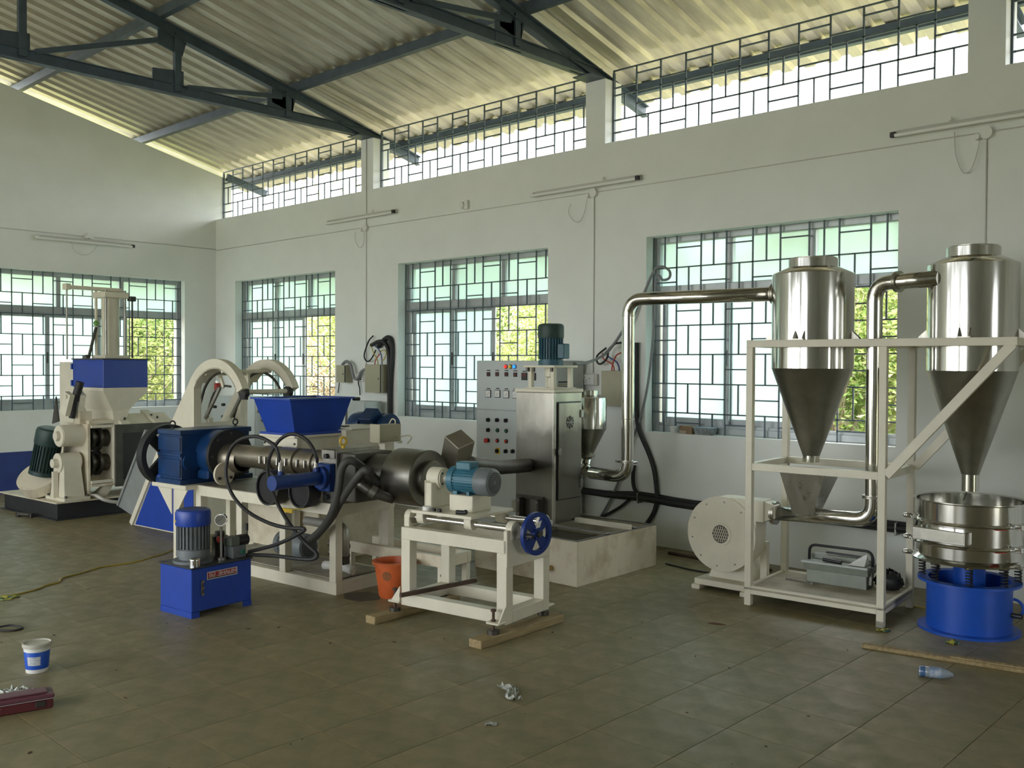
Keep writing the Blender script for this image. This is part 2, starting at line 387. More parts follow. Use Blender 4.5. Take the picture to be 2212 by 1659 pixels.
def truss(x, nm):
    t = bpy.data.objects.new('roof_truss', None); COL.objects.link(t); struct(t, nm); t.location = (x, 0, 0)
    D = 0.145
    for sgn in (1, -1):
        Yq = lambda y: y if sgn > 0 else 2*RIDGE - y
        m = MB(); m.beam((0, Yq(7.30), zs(7.30)-D), (0, RIDGE, zs(RIDGE)-D), .012, .095); m.beam((0, Yq(7.30), zs(7.30)-D+.045), (0, RIDGE, zs(RIDGE)-D+.045), .09, .01)
        m.beam((0, Yq(7.30), zs(7.30)-D-.045), (0, RIDGE, zs(RIDGE)-D-.045), .07, .008)
        obj('top_chord', m, TRUSS, t)
        P = [5.53, 4.33, 2.97, RIDGE + .001]
        prev_b = None
        for k, y in enumerate(P[:3]):
            yy = Yq(y); zt = zs(y) - D
            obj('vertical', MB().beam((0, yy, 4.02), (0, yy, zt), .06, .05), TRUSS, t)
            dw = -1 if sgn > 0 else 1
            obj('gusset', MB().prism([(yy + .11*sgn, zt + .035 - .024), (yy - .19*sgn, zt + .03 + .040), (yy - .19*sgn, zt - .14), (yy + .05*sgn, zt - .20)], 'x', -.008, .008), TRUSS, t)
            obj('gusset', MB().prism([(yy + .06*sgn, 3.985), (yy - .24*sgn, 3.985), (yy - .24*sgn, 4.19), (yy + .06*sgn, 4.22)], 'x', -.008, .008), TRUSS, t)
            nx = P[k+1]; nyy = Yq(nx)
            obj('diagonal', MB().beam((0, nyy + .1*sgn, 4.08), (0, yy - .08*sgn, zt - .07), .05, .045), TRUSS, t) if k < 2 else None
            if k == 0: obj('gusset', MB().prism([(Yq(6.75), 3.985), (Yq(6.20), 3.985), (Yq(6.20), 4.12), (Yq(6.30), zs(6.3)-D+.04), (Yq(6.75), zs(6.75)-D+.04)], 'x', -.008, .008), TRUSS, t)
    m = MB(); m.box(-.04, .04, 2*RIDGE-6.6, 6.6, 3.985, 3.995); m.box(-.005, .005, 2*RIDGE-6.6, 6.6, 3.995, 4.078)
    m.box(.0, .035, 2*RIDGE-6.6, 6.6, 4.075, 4.082)
    obj('bottom_chord', m, TRUSS, t)
    obj('base_plate', B(-.1, .1, 6.36, 6.74, 3.975, 3.985), TRUSS, t)
    return t
truss(-8.331, 'blue-grey steel roof truss over the pier between the first two windows')
truss(-5.149, 'blue-grey steel roof truss over the pier beside the pipe elbow')
truss(-1.966, 'blue-grey steel roof truss above the far end of the wall'); truss(1.22, 'blue-grey steel roof truss behind the viewer')
for sg in (1,):
    struct(obj('rafter_end', MB().beam((XL+.03, 7.30, zs(7.30)-.14), (XL+.03, 6.70, zs(6.7)-.14), .05, .09), TRUSS), 'blue-grey steel rafter end on the gable wall')

# windows
def bars(m, a, b, z0, z1, y, r=.0055): m.box(a - r, a + r, y - r, y + r, z0, z1) if b is None else m.box(a, b, y - r, y + r, z0 - r, z0 + r)
def window(name, label, loc, rz, wd, ht, sashes, nx=9):
    t = bpy.data.objects.new(name, None); COL.objects.link(t); struct(t, label); t.location = loc; t.rotation_euler = (0, 0, math.radians(rz))
    zt = 1.18
    m = MB(); fy0, fy1 = .135, .215
    for a, b, c, d in ((0, .045, 0, ht), (wd-.045, wd, 0, ht), (.046, wd-.046, 0, .055), (.046, wd-.046, ht-.05, ht), (.046, wd-.046, zt-.035, zt+.04)): m.box(a, b, fy0, fy1, c, d, .004)
    for k in (1, 2): m.box(wd*k/3 - .025, wd*k/3 + .025, fy0 + .01, fy1 - .01, zt + .04, ht - .05, .003)
    for yy in (.150, .178, .205): m.box(.045, wd-.045, yy - .003, yy + .003, .055, .075); m.box(.045, wd-.045, yy - .003, yy + .003, zt - .055, zt - .035)
    obj('frame', m, ALU, t)
    for k in range(3): obj('pane', B(wd*k/3 + .03, wd*(k+1)/3 - .03, .172, .178, zt + .042, ht - .052), FROST, t)
    for k, (a, b) in enumerate(sashes):
        y0 = (.153, .181)[k % 2]; a, b = a*wd, b*wd; m = MB()
        for q in ((a, a+.05, .07, zt-.04), (b-.05, b, .07, zt-.04), (a+.05, b-.05, .07, .125), (a+.05, b-.05, zt-.085, zt-.04)): m.box(q[0], q[1], y0, y0+.022, q[2], q[3], .003)
        s_ = obj('sash', m, ALU, t); obj('pane', B(a+.05, b-.05, y0+.009, y0+.014, .125, zt-.085), FROST, s_)
        obj('latch', B(b-.035, b-.018, y0-.012, y0, .55, .68, .003), DSTEEL, s_)
    # basket-weave security grille
    m = MB(); y = .105; r = .0055; cw = wd / nx
    rows = [0.0, .165, .405, .645, .885, 1.125, 1.365, ht]
    for k in range(nx + 1): bars(m, min(max(k*cw, r), wd - r), None, 0, ht, y)
    for z in rows[1:-1]: bars(m, 0, wd, z, None, y)
    for i in range(nx):
        for j in range(len(rows) - 1):
            z0, z1 = rows[j], rows[j+1]
            if (i + j) % 2 == 0: bars(m, (i + .5)*cw, None, z0, z1, y)
            else: bars(m, i*cw, (i+1)*cw, (z0 + z1)/2 + (.03 if j == len(rows)-2 else 0), None, y)
    obj('grille', m, GRILLE, t)
    return t
SH = [(.03, .335), (.315, .60)]
for k, (a, b) in enumerate(WIN[:3]):
    window('window_%d' % (k+2), ['window with dry twigs behind it, beside the wall corner', 'window behind the control cabinet', 'window behind the stainless cyclones'][k], (a, YB, SILL), 0, b - a, HEAD - SILL, SH)
window('window_1', 'window in the gable wall behind the press', (XL, WL[0], SILL), 90, WL[1] - WL[0], HEAD - SILL, [(.0, .29), (.27, .56), (.53, .70)], 10)
for k, (a, b) in enumerate([]): window('window_%d' % (k+5), 'window beyond the end of the view', (a, YB, SILL), 0, b - a, HEAD - SILL, SH)
def clere(name, label, x0, x1):
    t = bpy.data.objects.new(name, None); COL.objects.link(t); struct(t, label); t.location = (x0, YB, CLS)
    wd = x1 - x0; nx = max(1, round(wd / .237)); cw = wd / nx; m = MB(); y = .115; r = .006; Hh = .645; rows = [0, .215, .43, Hh]
    m.box(0, .016, y-.012, y+.012, 0, Hh - .02)
    for k in range(nx + 1): bars(m, min(max(k*cw, r), wd - r), None, 0, Hh, y, r)
    for z in rows[1:]: bars(m, 0, wd, z, None, y, r)
    for i in range(nx):
        for j in range(2):
            if (i + j) % 2 == 1: bars(m, (i+.5)*cw, None, rows[j], rows[j+1], y, r)
            else: bars(m, i*cw, (i+1)*cw, (rows[j]+rows[j+1])/2, None, y, r)
        bars(m, i*cw, (i+1)*cw, rows[2] + (.15 if i % 2 else .065), None, y, r)
    obj('grille', m, GRILLE, t)
clere('window_7', 'open clerestory band above the first window', XL, COLX[0][0]); clere('window_8', 'open clerestory band above the control cabinet', COLX[0][1], COLX[1][0])
clere('window_9', 'open clerestory band above the cyclones', COLX[1][1], COLX[2][0]); clere('window_10', 'open clerestory band at the far end', COLX[2][1], COLX[3][0])

# unseen slabs added outside the windows to shade the upper panes
for k, (a, b) in enumerate(WIN[:4]): struct(obj('added_shade_slab', B(a - .15, b + .15, YB+TH, YB+TH+.5, HEAD + .05, HEAD + .12), SHADESLAB), 'unseen slab added above a window to shade its upper panes')
struct(obj('added_shade_slab', B(XL-TH-.5, XL-TH, WL[0]-.15, WL[1]+.15, HEAD+.05, HEAD+.12), SHADESLAB), 'unseen slab added above the gable window to shade its upper panes')
# daylight portals in the openings (sampling aids of the sky, they give no light of their own)
def portal(loc, rot, sx, sy):
    l = bpy.data.lights.new('sky_portal', 'AREA'); l.shape = 'RECTANGLE'; l.size = sx; l.size_y = sy; l.cycles.is_portal = True
    o = bpy.data.objects.new('sky_portal', l); COL.objects.link(o); o.location = loc; o.rotation_euler = rot
for k, (a, b) in enumerate(((XL, -8.437), (-8.225, -5.256), (-5.041, -2.08), (-1.853, 1.12))):
    portal(((a+b)/2, YB+TH+.02, 3.72), (-PI/2, 0, 0), b-a, .66)
    if k < 3: portal(((a+b)/2, YF-TH-.02, 3.72), (PI/2, 0, 0), b-a, .66)
for a, b in WIN: portal(((a+b)/2, YB+TH+.02, 1.75), (-PI/2, 0, 0), b-a, 1.65)
for k, (a, b) in enumerate(FW): portal(((a+b)/2, YF-TH-.02, 1.28 if k == 1 else 1.75), (PI/2, 0, 0), b-a, 2.6 if k == 1 else 1.65)
portal((XR+TH+.02, sum(DR)/2, 1.15), (0, PI/2, 0), 2.3, DR[1]-DR[0])
portal((XL-TH-.02, sum(WL)/2, 1.75), (0, -PI/2, 0), 1.65, WL[1]-WL[0])
GC1 = [(-4.674,5.7,1.507),(-4.739,5.925,1.515),(-4.798,6.15,1.55),(-4.876,6.375,1.603),(-4.846,6.464,1.698),(-4.79,6.485,1.788),(-4.711,6.507,1.884),(-4.66,6.521,1.999),(-4.595,6.521,2.105),(-4.536,6.521,2.224),(-4.491,6.521,2.29)]
GC2 = [(-4.545,6.6,2.307),(-4.467,6.587,2.317),(-4.385,6.573,2.276),(-4.376,6.56,2.217),(-4.431,6.549,2.201),(-4.464,6.543,2.237),(-4.493,6.538,2.223),(-4.497,6.533,2.07),(-4.501,6.529,1.84),(-4.533,6.526,1.495),(-4.58,6.524,1.225),(-4.642,6.522,1.029),(-4.726,6.521,0.83),(-4.83,6.521,0.546),(-4.936,6.521,0.337),(-5.041,6.521,0.178)]
BC1 = [(-4.672,6.521,1.689),(-4.674,6.521,1.456),(-4.666,6.521,1.106),(-4.636,6.521,0.952),(-4.546,6.521,0.783),(-4.489,6.521,0.652),(-4.46,6.521,0.501),(-4.454,6.521,0.386),(-4.485,6.521,0.275),(-4.559,6.521,0.17)]
BC2 = [(-4.686,6.521,0.656),(-4.699,6.521,0.557),(-4.684,6.521,0.461),(-4.627,6.521,0.408)]
BC3 = [(-4.731,6.521,0.366),(-4.827,6.521,0.289),(-4.975,6.521,0.205),(-5.041,6.521,0.174)]
TR1 = [(-7.891,6.521,0.947),(-7.888,6.521,1.274),(-7.866,6.521,1.525),(-7.861,6.521,1.676),(-7.881,6.521,1.76),(-7.927,6.521,1.785),(-7.979,6.521,1.769),(-8.032,6.521,1.728),(-8.085,6.521,1.686)]
TR2 = [(-7.88,6.501,0.948),(-7.885,6.501,1.274),(-7.888,6.501,1.525),(-7.895,6.501,1.626),(-7.928,6.501,1.701),(-7.981,6.501,1.74),(-8.074,6.501,1.741),(-8.141,6.501,1.72),(-8.188,6.501,1.704)]
W1 = [(-8.155,6.501,1.806),(-8.222,6.501,1.764),(-8.263,6.501,1.705),(-8.304,6.501,1.628),(-8.311,6.501,1.576),(-8.276,6.501,1.533),(-8.222,6.501,1.533),(-8.168,6.501,1.576),(-8.127,6.501,1.627),(-8.114,6.501,1.652)]
W2 = [(-8.163,6.481,1.695),(-8.107,6.474,1.609),(-8.045,6.468,1.55),(-8.023,6.461,1.491)]
W3 = [(-8.015,6.481,1.609),(-8.067,6.474,1.559),(-8.085,6.468,1.508),(-8.07,6.461,1.487)]
W4 = [(-8.116,6.481,1.703),(-8.043,6.476,1.668),(-7.99,6.471,1.617),(-7.964,6.466,1.558),(-7.955,6.461,1.491)]
W5 = [(-8.009,6.481,1.634),(-7.937,6.476,1.651),(-7.898,6.471,1.625),(-7.911,6.466,1.567),(-7.951,6.461,1.533)]
W6 = [(-8.667,6.471,1.489),(-8.629,6.475,1.52),(-8.584,6.479,1.524),(-8.532,6.483,1.49),(-8.509,6.487,1.42),(-8.486,6.491,1.351),(-8.431,6.487,1.33),(-8.384,6.483,1.352),(-8.345,6.479,1.404),(-8.284,6.475,1.435),(-8.222,6.471,1.448)]
W7 = [(-8.371,6.521,1.326),(-8.433,6.521,1.316),(-8.44,6.521,1.281),(-8.419,6.521,1.23),(-8.412,6.521,1.152)]
W8 = [(-8.792,6.521,1.284),(-8.802,6.521,1.222),(-8.814,6.521,1.168)]
R1 = [(-5.017,6.501,1.602),(-4.995,6.493,1.552),(-4.913,6.486,1.516),(-4.877,6.478,1.487),(-4.866,6.471,1.451)]
R2 = [(-4.815,6.501,1.605),(-4.859,6.494,1.584),(-4.878,6.486,1.544),(-4.892,6.479,1.495),(-4.891,6.471,1.451)]
R3 = [(-4.96,6.501,1.577),(-4.909,6.494,1.552),(-4.853,6.486,1.528),(-4.822,6.478,1.488),(-4.811,6.471,1.452)]
R4 = [(-4.976,6.501,1.646),(-5.055,6.497,1.593),(-5.073,6.494,1.561),(-5.059,6.49,1.519),(-5.015,6.486,1.511),(-4.951,6.482,1.56),(-4.929,6.478,1.633),(-4.856,6.475,1.681),(-4.783,6.471,1.688)]
LOOP1 = [(-5.396,6.521,2.932),(-5.422,6.521,2.861),(-5.368,6.521,2.782),(-5.294,6.521,2.766),(-5.242,6.521,2.834),(-5.212,6.521,2.952)]
LOOP2 = [(-2.146,6.521,3.035),(-2.138,6.521,2.898),(-2.105,6.521,2.788),(-2.076,6.521,2.757),(-2.034,6.521,2.787),(-1.999,6.521,2.907),(-1.992,6.521,2.977)]
LOOP0 = [(-8.497,6.521,2.973),(-8.513,6.521,2.913),(-8.463,6.521,2.816),(-8.397,6.521,2.785),(-8.348,6.521,2.858),(-8.348,6.521,2.98)]
LOOPL = [(-11.529,4.656,2.919),(-11.529,4.683,2.839),(-11.529,4.747,2.796),(-11.529,4.846,2.799),(-11.529,4.918,2.861),(-11.529,4.958,2.92)]
CORD = [(-6.49,2.163,0.004),(-6.466,2.238,0.004),(-6.496,2.348,0.004),(-6.533,2.419,0.004),(-6.595,2.487,0.004),(-6.617,2.579,0.004),(-6.73,2.645,0.004),(-6.804,2.818,0.004),(-6.89,2.971,0.004),(-6.892,3.126,0.004),(-6.907,3.274,0.004),(-6.997,3.427,0.004),(-7.031,3.519,0.004),(-7.164,3.703,0.004)]
HA = [(-0.081,-0.39,0.876),(-0.072,-0.397,0.914),(-0.098,-0.405,0.985),(-0.211,-0.412,1.031),(-0.313,-0.42,1.038),(-0.442,-0.428,1.005),(-0.519,-0.435,0.939),(-0.548,-0.442,0.842),(-0.533,-0.45,0.749),(-0.442,-0.462,0.648),(-0.277,-0.475,0.572),(-0.054,-0.487,0.528),(0.137,-0.5,0.522),(0.278,-0.497,0.532),(0.254,-0.495,0.507),(0.036,-0.493,0.412),(-0.248,-0.49,0.329)]
HB = [(-0.073,-0.1,0.862),(-0.056,-0.115,0.897),(-0.083,-0.129,0.968),(-0.138,-0.144,1.019),(-0.22,-0.168,1.046),(-0.304,-0.197,1.014),(-0.356,-0.226,0.94),(-0.357,-0.259,0.856),(-0.295,-0.303,0.769),(-0.186,-0.347,0.667),(-0.044,-0.391,0.576),(0.083,-0.412,0.496),(0.23,-0.426,0.421),(0.335,-0.441,0.381),(0.309,-0.455,0.35),(0.181,-0.466,0.338),(-0.008,-0.478,0.332),(-0.266,-0.49,0.309)]
CA = [(0.21,0.1,0.801),(0.21,0.029,0.845),(0.219,-0.042,0.884),(0.202,-0.073,0.893),(0.179,-0.091,0.873),(0.155,-0.1,0.82),(0.125,-0.1,0.684),(0.064,-0.096,0.543),(-0.058,-0.078,0.427),(-0.184,-0.06,0.347)]
CB = [(0.316,0.1,0.727),(0.305,0.03,0.797),(0.338,-0.04,0.834),(0.318,-0.06,0.837),(0.269,-0.08,0.781),(0.13,-0.07,0.64),(0.023,-0.06,0.514),(-0.134,-0.04,0.386),(-0.246,-0.02,0.321)]
YW = [(-0.141,-0.05,0.688),(-0.15,-0.05,0.627),(-0.187,-0.05,0.578),(-0.266,-0.05,0.547),(-0.384,-0.05,0.529),(-0.471,-0.05,0.527)]
UC = [(-0.836,-0.03,0.013),(-0.811,0.01,0.074),(-0.786,0.05,0.113)]

# ------------------------------------------------------------------ outside: ground, banks, shrubs
APR = mat('bounce_apron_grey', (0.36, 0.34, 0.30), 0.9, var=0.15, scale=2)
SOIL = mat('grassy_soil', (0.22, 0.18, 0.11), 0.95, col2=(0.15, 0.18, 0.07), scale=1.2, bump=0.4, bscale=6)
def leafmat(name, c1, c2):
    M = mat(name, c1, 0.55, col2=c2, scale=3.5, edge=(0.3, 0.7), rnd=0.15)
    nt = M.node_tree; b = nt.nodes['Principled BSDF']; o = [n for n in nt.nodes if n.type == 'OUTPUT_MATERIAL'][0]
    t = _n(nt, 'ShaderNodeBsdfTranslucent'); mxs = _n(nt, 'ShaderNodeMixShader'); mxs.inputs[0].default_value = 0.4
    nt.links.new(b.inputs['Base Color'].links[0].from_socket, t.inputs[0]); nt.links.new(b.outputs[0], mxs.inputs[1]); nt.links.new(t.outputs[0], mxs.inputs[2]); nt.links.new(mxs.outputs[0], o.inputs[0])
    return M
LEAF = leafmat('green_leaves', (0.24, 0.32, 0.09), (0.44, 0.46, 0.18)); LEAFD = leafmat('dark_green_leaves', (0.10, 0.18, 0.04), (0.24, 0.34, 0.09))
TWIG = mat('dry_twigs', (0.34, 0.26, 0.15), 0.85, col2=(0.50, 0.42, 0.29), scale=4); BARK = mat('bark', (0.34, 0.28, 0.20), 0.9, var=0.3)
struct(obj('ground', B(-60, 50, -45, 60, -0.5, -0.3), SOIL), 'grassy ground around the hall')
m = MB(); m.box(-14.4, 7, YB+TH, YB+TH+2.6, -.32, -.15); m.box(-14.4, 7, YF-TH-3.5, YF-TH, -.32, -.15); m.box(-14.4, XL-TH, YF-TH, YB+TH, -.32, -.15); struct(obj('bounce_apron', m, APR), 'pale unseen apron added to bounce light up to the eaves')  # unseen pale strip added so less green light bounces onto eaves and walls
def bank(name, label, fn, nu, nv):
    vs = [fn(i / nu, j / nv) for j in range(nv+1) for i in range(nu+1)]
    fs = [(j*(nu+1)+i, j*(nu+1)+i+1, (j+1)*(nu+1)+i+1, (j+1)*(nu+1)+i) for j in range(nv) for i in range(nu)]
    struct(obj(name, MB().add(vs, fs, True), SOIL), label)
rg = random.Random(3); W_ = [[rg.uniform(-.25, .25) for _ in range(60)] for _ in range(30)]
bank('hill_behind', 'overgrown earth bank behind the windowed wall', lambda u, v: (-34 + 44*u, 11.0 + 16*v, -.45 + 4.6*min(1, v*1.9)**.8 + W_[int(v*14)][int(u*44)]*(1 if 0 < v < 1 else 0)), 44, 14)
bank('hill_beside', 'overgrown earth bank beyond the gable wall', lambda u, v: (-16.4 - 14*v, 11.5 - 24*u, -.45 + 4.2*min(1, v*1.9)**.8 + W_[int(v*12)+14][int(u*24)]*(1 if 0 < v < 1 else 0)), 24, 12)
def shrub_meshes(seed, n, lf, h, rad, leaf):
    r = random.Random(seed); lv = MB(); br = MB(); tips = []
    for k in range(20):
        a = r.uniform(0, 2*PI); e = r.uniform(.15, 1.0); q = rad * e
        p = [(0, 0, 0)]; top = (q*math.cos(a), q*math.sin(a), h * (1.05 - .55*e*e) * r.uniform(.8, 1.05))
        for t in (.3, .65, 1.0): p.append((top[0]*t*t + r.uniform(-.06, .06), top[1]*t*t + r.uniform(-.06, .06), top[2]*t))
        br.tube(p, [.022, .016, .010, .006], 5, 3); tips += [p[2], p[3], tuple((a_+b_)/2 for a_, b_ in zip(p[2], p[3]))]
    for k in range(n):
        c = r.choice(tips); sg = .26*rad/.9
        x, y, z = (c[0] + r.gauss(0, sg), c[1] + r.gauss(0, sg), max(.05, c[2] + r.gauss(0, sg)))
        d = Vector((r.uniform(-1, 1), r.uniform(-1, 1), r.uniform(-.7, .5))).normalized(); u = d.cross(Vector((r.uniform(-1, 1), r.uniform(-1, 1), 1))).normalized()
        L_ = leaf * r.uniform(.6, 1.3); wv = u * L_ * .26; nn = d.cross(u) * L_ * .12; o = Vector((x, y, z))
        lv.add([o, o + d*L_*.5 + wv + nn, o + d*L_, o + d*L_*.5 - wv + nn], [(0, 1, 2), (0, 2, 3)])
    a, b = lv.mesh('foliage'), br.mesh('branch'); a.materials.append(lf); b.materials.append(BARK); return a, b
VAR = [shrub_meshes(1, 5200, LEAF, 2.7, 1.0, .085), shrub_meshes(2, 5200, LEAFD, 2.8, 1.1, .085), shrub_meshes(5, 5600, LEAF, 2.5, 1.2, .08)]
def shrub(v, x, y, z, sc, rz, label):
    t = thing('shrub', label, 'shrub', (x, y, z), rz, 'shrubs outside the windows'); t.scale = (sc, sc, sc)
    obj('foliage', VAR[v][0], None, t); obj('branch', VAR[v][1], None, t)
for v, x, y, z, sc, rz, lb in (
    (0, -15.0, 6.9, -.3, 1.0, 20, 'pale green shrub nearest outside the open part of the gable window'), (1, -16.2, 7.6, 0, 1.15, 80, 'dark green shrub behind the pale one outside the gable window'),
    (2, -16.6, 6.2, 0, 1.1, 140, 'leafy shrub seen behind the press cylinder in the gable window'), (0, -17.6, 8.8, .5, 1.3, 200, 'bushy shrub high on the bank in the gable window'),
    (2, -14.5, 10.9, -.2, 1.0, 30, 'green shrub above the dry twigs in the corner window'), (0, -16.3, 12.4, .4, 1.35, 90, 'tall shrub on the bank behind the corner window'), (1, -13.0, 12.6, .5, 1.2, 10, 'dark shrub on the bank right of the corner window'),
    (0, -9.6, 11.0, -.2, 1.05, 60, 'leafy shrub in the open part of the cabinet window, left side'), (2, -8.5, 11.3, -.1, 1.1, 170, 'leafy shrub in the open part of the cabinet window, right side'), (1, -9.4, 13.0, .8, 1.3, 250, 'dark shrub up the bank behind the cabinet window'),
    (0, -10.8, 13.2, .9, 1.3, 300, 'shrub up the bank, left in the cabinet window'), (1, -5.0, 11.0, -.2, 1.05, 40, 'dark leafy shrub seen between the cyclones'), (0, -4.0, 11.2, -.1, 1.1, 100, 'pale leafy shrub low between the cyclones'),
    (2, -4.4, 12.9, .8, 1.3, 220, 'shrub up the bank behind the cyclone window'), (0, -6.0, 12.6, .6, 1.3, 330, 'shrub up the bank, left in the cyclone window'), (2, -18.4, 14.0, 1.6, 1.35, 15, 'tree top just showing in the first clerestory band')):
    shrub(v, x, y, z, sc, rz, lb)
r = random.Random(9); m = MB()
for k in range(420):
    x, y = r.uniform(-14.6, -12.6), r.uniform(9.4, 10.2); a = r.uniform(0, 2*PI); L_ = r.uniform(.5, 1.5); z = r.uniform(-.2, 1.3); up = r.uniform(-.1, .9)
    p = [(x, y, z)]
    for t in (.5, 1): p.append((x + math.cos(a)*L_*t + r.uniform(-.1, .1), y + math.sin(a)*L_*t*.4 + r.uniform(-.1, .1), max(-.28, z + up*L_*t - .25*t*t)))
    m.tube(p, [.016, .012, .007], 4, 2)
o = obj('twig_tangle', m, TWIG); tag(o, 'tangle of dry tan twigs outside the corner window', 'twigs', kind='stuff')

# ------------------------------------------------------------------ wall fixtures
def tube_light(loc, rz, label, L_=1.21, flip=1):
    t = thing('tube_light', label, 'tube light', loc, rz, 'tube lights on the walls')
    obj('batten', B(-L_/2, L_/2, -.034, 0, -.018, .022, .004), mat('batten_grey', (.52, .52, .49), .5), t)
    obj('tube', Cy((-L_/2+.03, -.056, -.014), (L_/2-.03, -.056, -.014), .0135, n=14), TUBEG, t)
    for s in (-1, 1): obj('holder', B(s*(L_/2-.035), s*(L_/2+.002), -.066, -.034, -.026, .010, .003), BLACKP if s == flip else WHITEP, t)
    obj('starter', Cy((.22*flip, -.034, .028), (.22*flip, -.034, .05), .010, n=10), WHITEP, t)
    return t
for x, z, lb, fp in ((-8.41, 3.125, 'tube light above the corner window on the long wall', 1), (-5.25, 3.068, 'tube light above the gap between the cabinet window and the pipe', 1), (-1.95, 3.085, 'tube light above the far cyclone, cut by the picture edge', -1)):
    o = tube_light((x, YB, z), 0, lb, flip=fp); o.rotation_euler[1] = math.radians(-.2)
tube_light((XL, 4.826, 2.957), 90, 'tube light on the gable wall above its window', 1.17)
def pipe(nm, pts, r, M, label, cat, sub=1, group=None, n=8): return solo(nm, MB().tube(pts, r, n, sub), M, label, cat, group=group)
pipe('conduit_pipe', [(XL+.01, YB-.006, 3.005), (XR, YB-.006, 3.01)], .0048, CONDUIT, 'thin horizontal conduit running along the long wall', 'conduit', group='wiring conduits')
pipe('conduit_pipe', [(XL+.008, YF, 3.018), (XL+.008, YB-.01, 3.018)], .0048, CONDUIT, 'thin horizontal conduit along the gable wall', 'conduit', group='wiring conduits')
for x, z0, z1, lb in ((-8.335, 1.49, 3.97, 'thin vertical conduit down to the wall boxes right of the corner window'), (-5.15, 1.43, 3.0, 'thin vertical conduit down to the socket behind the small steel hopper'), (-1.955, 1.2, 3.0, 'thin vertical conduit behind the far cyclone')):
    pipe('conduit_pipe', [(x, YB-.006, z0), (x, YB-.006, z1)], .0048, CONDUIT, lb, 'conduit', group='wiring conduits')
def jbox(x, y, z, rz, label):
    t = thing('junction_box', label, 'junction box', (x, y, z), rz, 'round junction boxes'); obj('box', Cy((0, 0, 0), (0, -.035, 0), .04, n=20), WHITEP, t); obj('rose', Cy((-.05, 0, -.02), (-.05, -.05, -.02), .022, .018, n=16), WHITEP, t)
jbox(-8.335, YB, 3.0, 0, 'round junction box under the first tube light of the long wall'); jbox(-5.15, YB, 3.0, 0, 'round junction box under the tube light by the pipe elbow'); jbox(-1.955, YB, 3.0, 0, 'round junction box above the far cyclone'); jbox(XL, 4.88, 3.03, 90, 'round junction box above the gable tube light')
t = thing('bell_rose', 'small white round fitting alone above the cabinet window', 'wall fitting', (-6.76, YB, 3.075)); obj('base', B(-.01, .045, -.03, 0, -.045, .045, .006), WHITEP, t); obj('cap', Cy((-.03, 0, 0), (-.03, -.045, 0), .04, .03, n=20), WHITEP, t)
for nm, P_, lb in (('LOOP0', LOOP0, 'thin cable loop below the first tube light'), ('LOOP1', LOOP1, 'thin cable loop below the tube light by the pipe elbow'), ('LOOP2', LOOP2, 'thin cable loop below the far tube light'), ('LOOPL', LOOPL, 'thin cable loop below the gable tube light')):
    pipe('lamp_cable', P_, .003, mat('pale_flex', (.55, .54, .50), .5), lb, 'cable', 4, 'lamp cables', 6)
def socket(x, z, wd, label, plate=.13):
    t = thing('socket_plate', label, 'socket', (x, YB, z)); obj('box', B(-wd/2, wd/2, -.03, 0, -.05, .05, .005), CONDUIT, t); obj('face', B(-wd/2, wd/2-.03, -.036, -.030, -.045, .045, .003), WHITEP, t)
    for px, pz in ((-.02, .02), (-.035, -.005), (-.005, -.005), (-.035, -.025), (-.005, -.025), (.03, .01)): obj('slot', B(px-.004, px+.004, -.0375, -.036, pz-.004, pz+.004), BLACKP, t)
socket(-8.39, 1.355, .14, 'white socket plate beside the tall khaki box'); socket(-5.20, 1.37, .22, 'white socket plate above the small steel hopper')
def dbox(nm, x0, x1, z0, z1, d, label):
    t = thing(nm, label, 'electrical box', (x0, YB, z0)); wd, h = x1-x0, z1-z0
    obj('enclosure', B(0, wd, -d+.012, 0, 0, h, .004), KHAKI, t); dr = obj('door', B(.0, wd-.012, -d, -d+.012, 0, h, .003), KHAKI, t)
    obj('lock', Cy((wd-.035, -d-.006, h*.5), (wd-.035, -d, h*.5), .007, n=10), BLACKP, dr); obj('gasket', B(wd-.012, wd-.004, -d+.002, -d+.010, .004, h-.004), BLACKP, t)
dbox('distribution_box', -8.20, -7.93, 1.19, 1.495, .13, 'larger khaki electrical box right of the corner window'); dbox('distribution_box', -8.745, -8.58, 1.29, 1.485, .11, 'smaller khaki electrical box by the corner window'); dbox('distribution_box', -4.99, -4.68, 1.15, 1.45, .10, 'khaki electrical box half hidden by the vertical steel pipe')
pipe('thick_cable', TR1, .026, BLACK, 'outer thick black cable arching over the larger khaki box', 'cable', 4, 'thick black cables'); pipe('thick_cable', TR2, .022, BLACK, 'inner thick black cable dropping past the larger khaki box', 'cable', 4, 'thick black cables')
pipe('loose_cable', W1, .008, BLACK, 'looped black cable with free end above the larger khaki box', 'cable', 4)
YEL2 = mat('yellow_green_wire', (0.42, 0.36, 0.06), 0.5); BLU2 = mat('blue_wire', (0.03, 0.06, 0.25), 0.5); REDW = mat('red_wire', (0.45, 0.05, 0.03), 0.5); GREYC = mat('grey_cable', (0.20, 0.21, 0.22), 0.5)
for P_, M_, lb in ((W2, YEL2, 'yellow wire crossing above the larger khaki box'), (W3, REDW, 'red wire entering the larger khaki box'), (W4, BLU2, 'blue wire entering the larger khaki box'), (W5, YEL2, 'yellow wire loop right above the larger khaki box'), (R1, REDW, 'lower red wire above the box behind the steel pipe'), (R2, REDW, 'upper red wire beside the steel pipe'), (R3, BLU2, 'blue wire above the box behind the steel pipe')):
    pipe('loose_wire', P_, .006, M_, lb, 'wire', 4, 'loose wires', 6)
pipe('loose_cable', R4, .009, BLACK, 'black cable loop above the box behind the steel pipe', 'cable', 4)
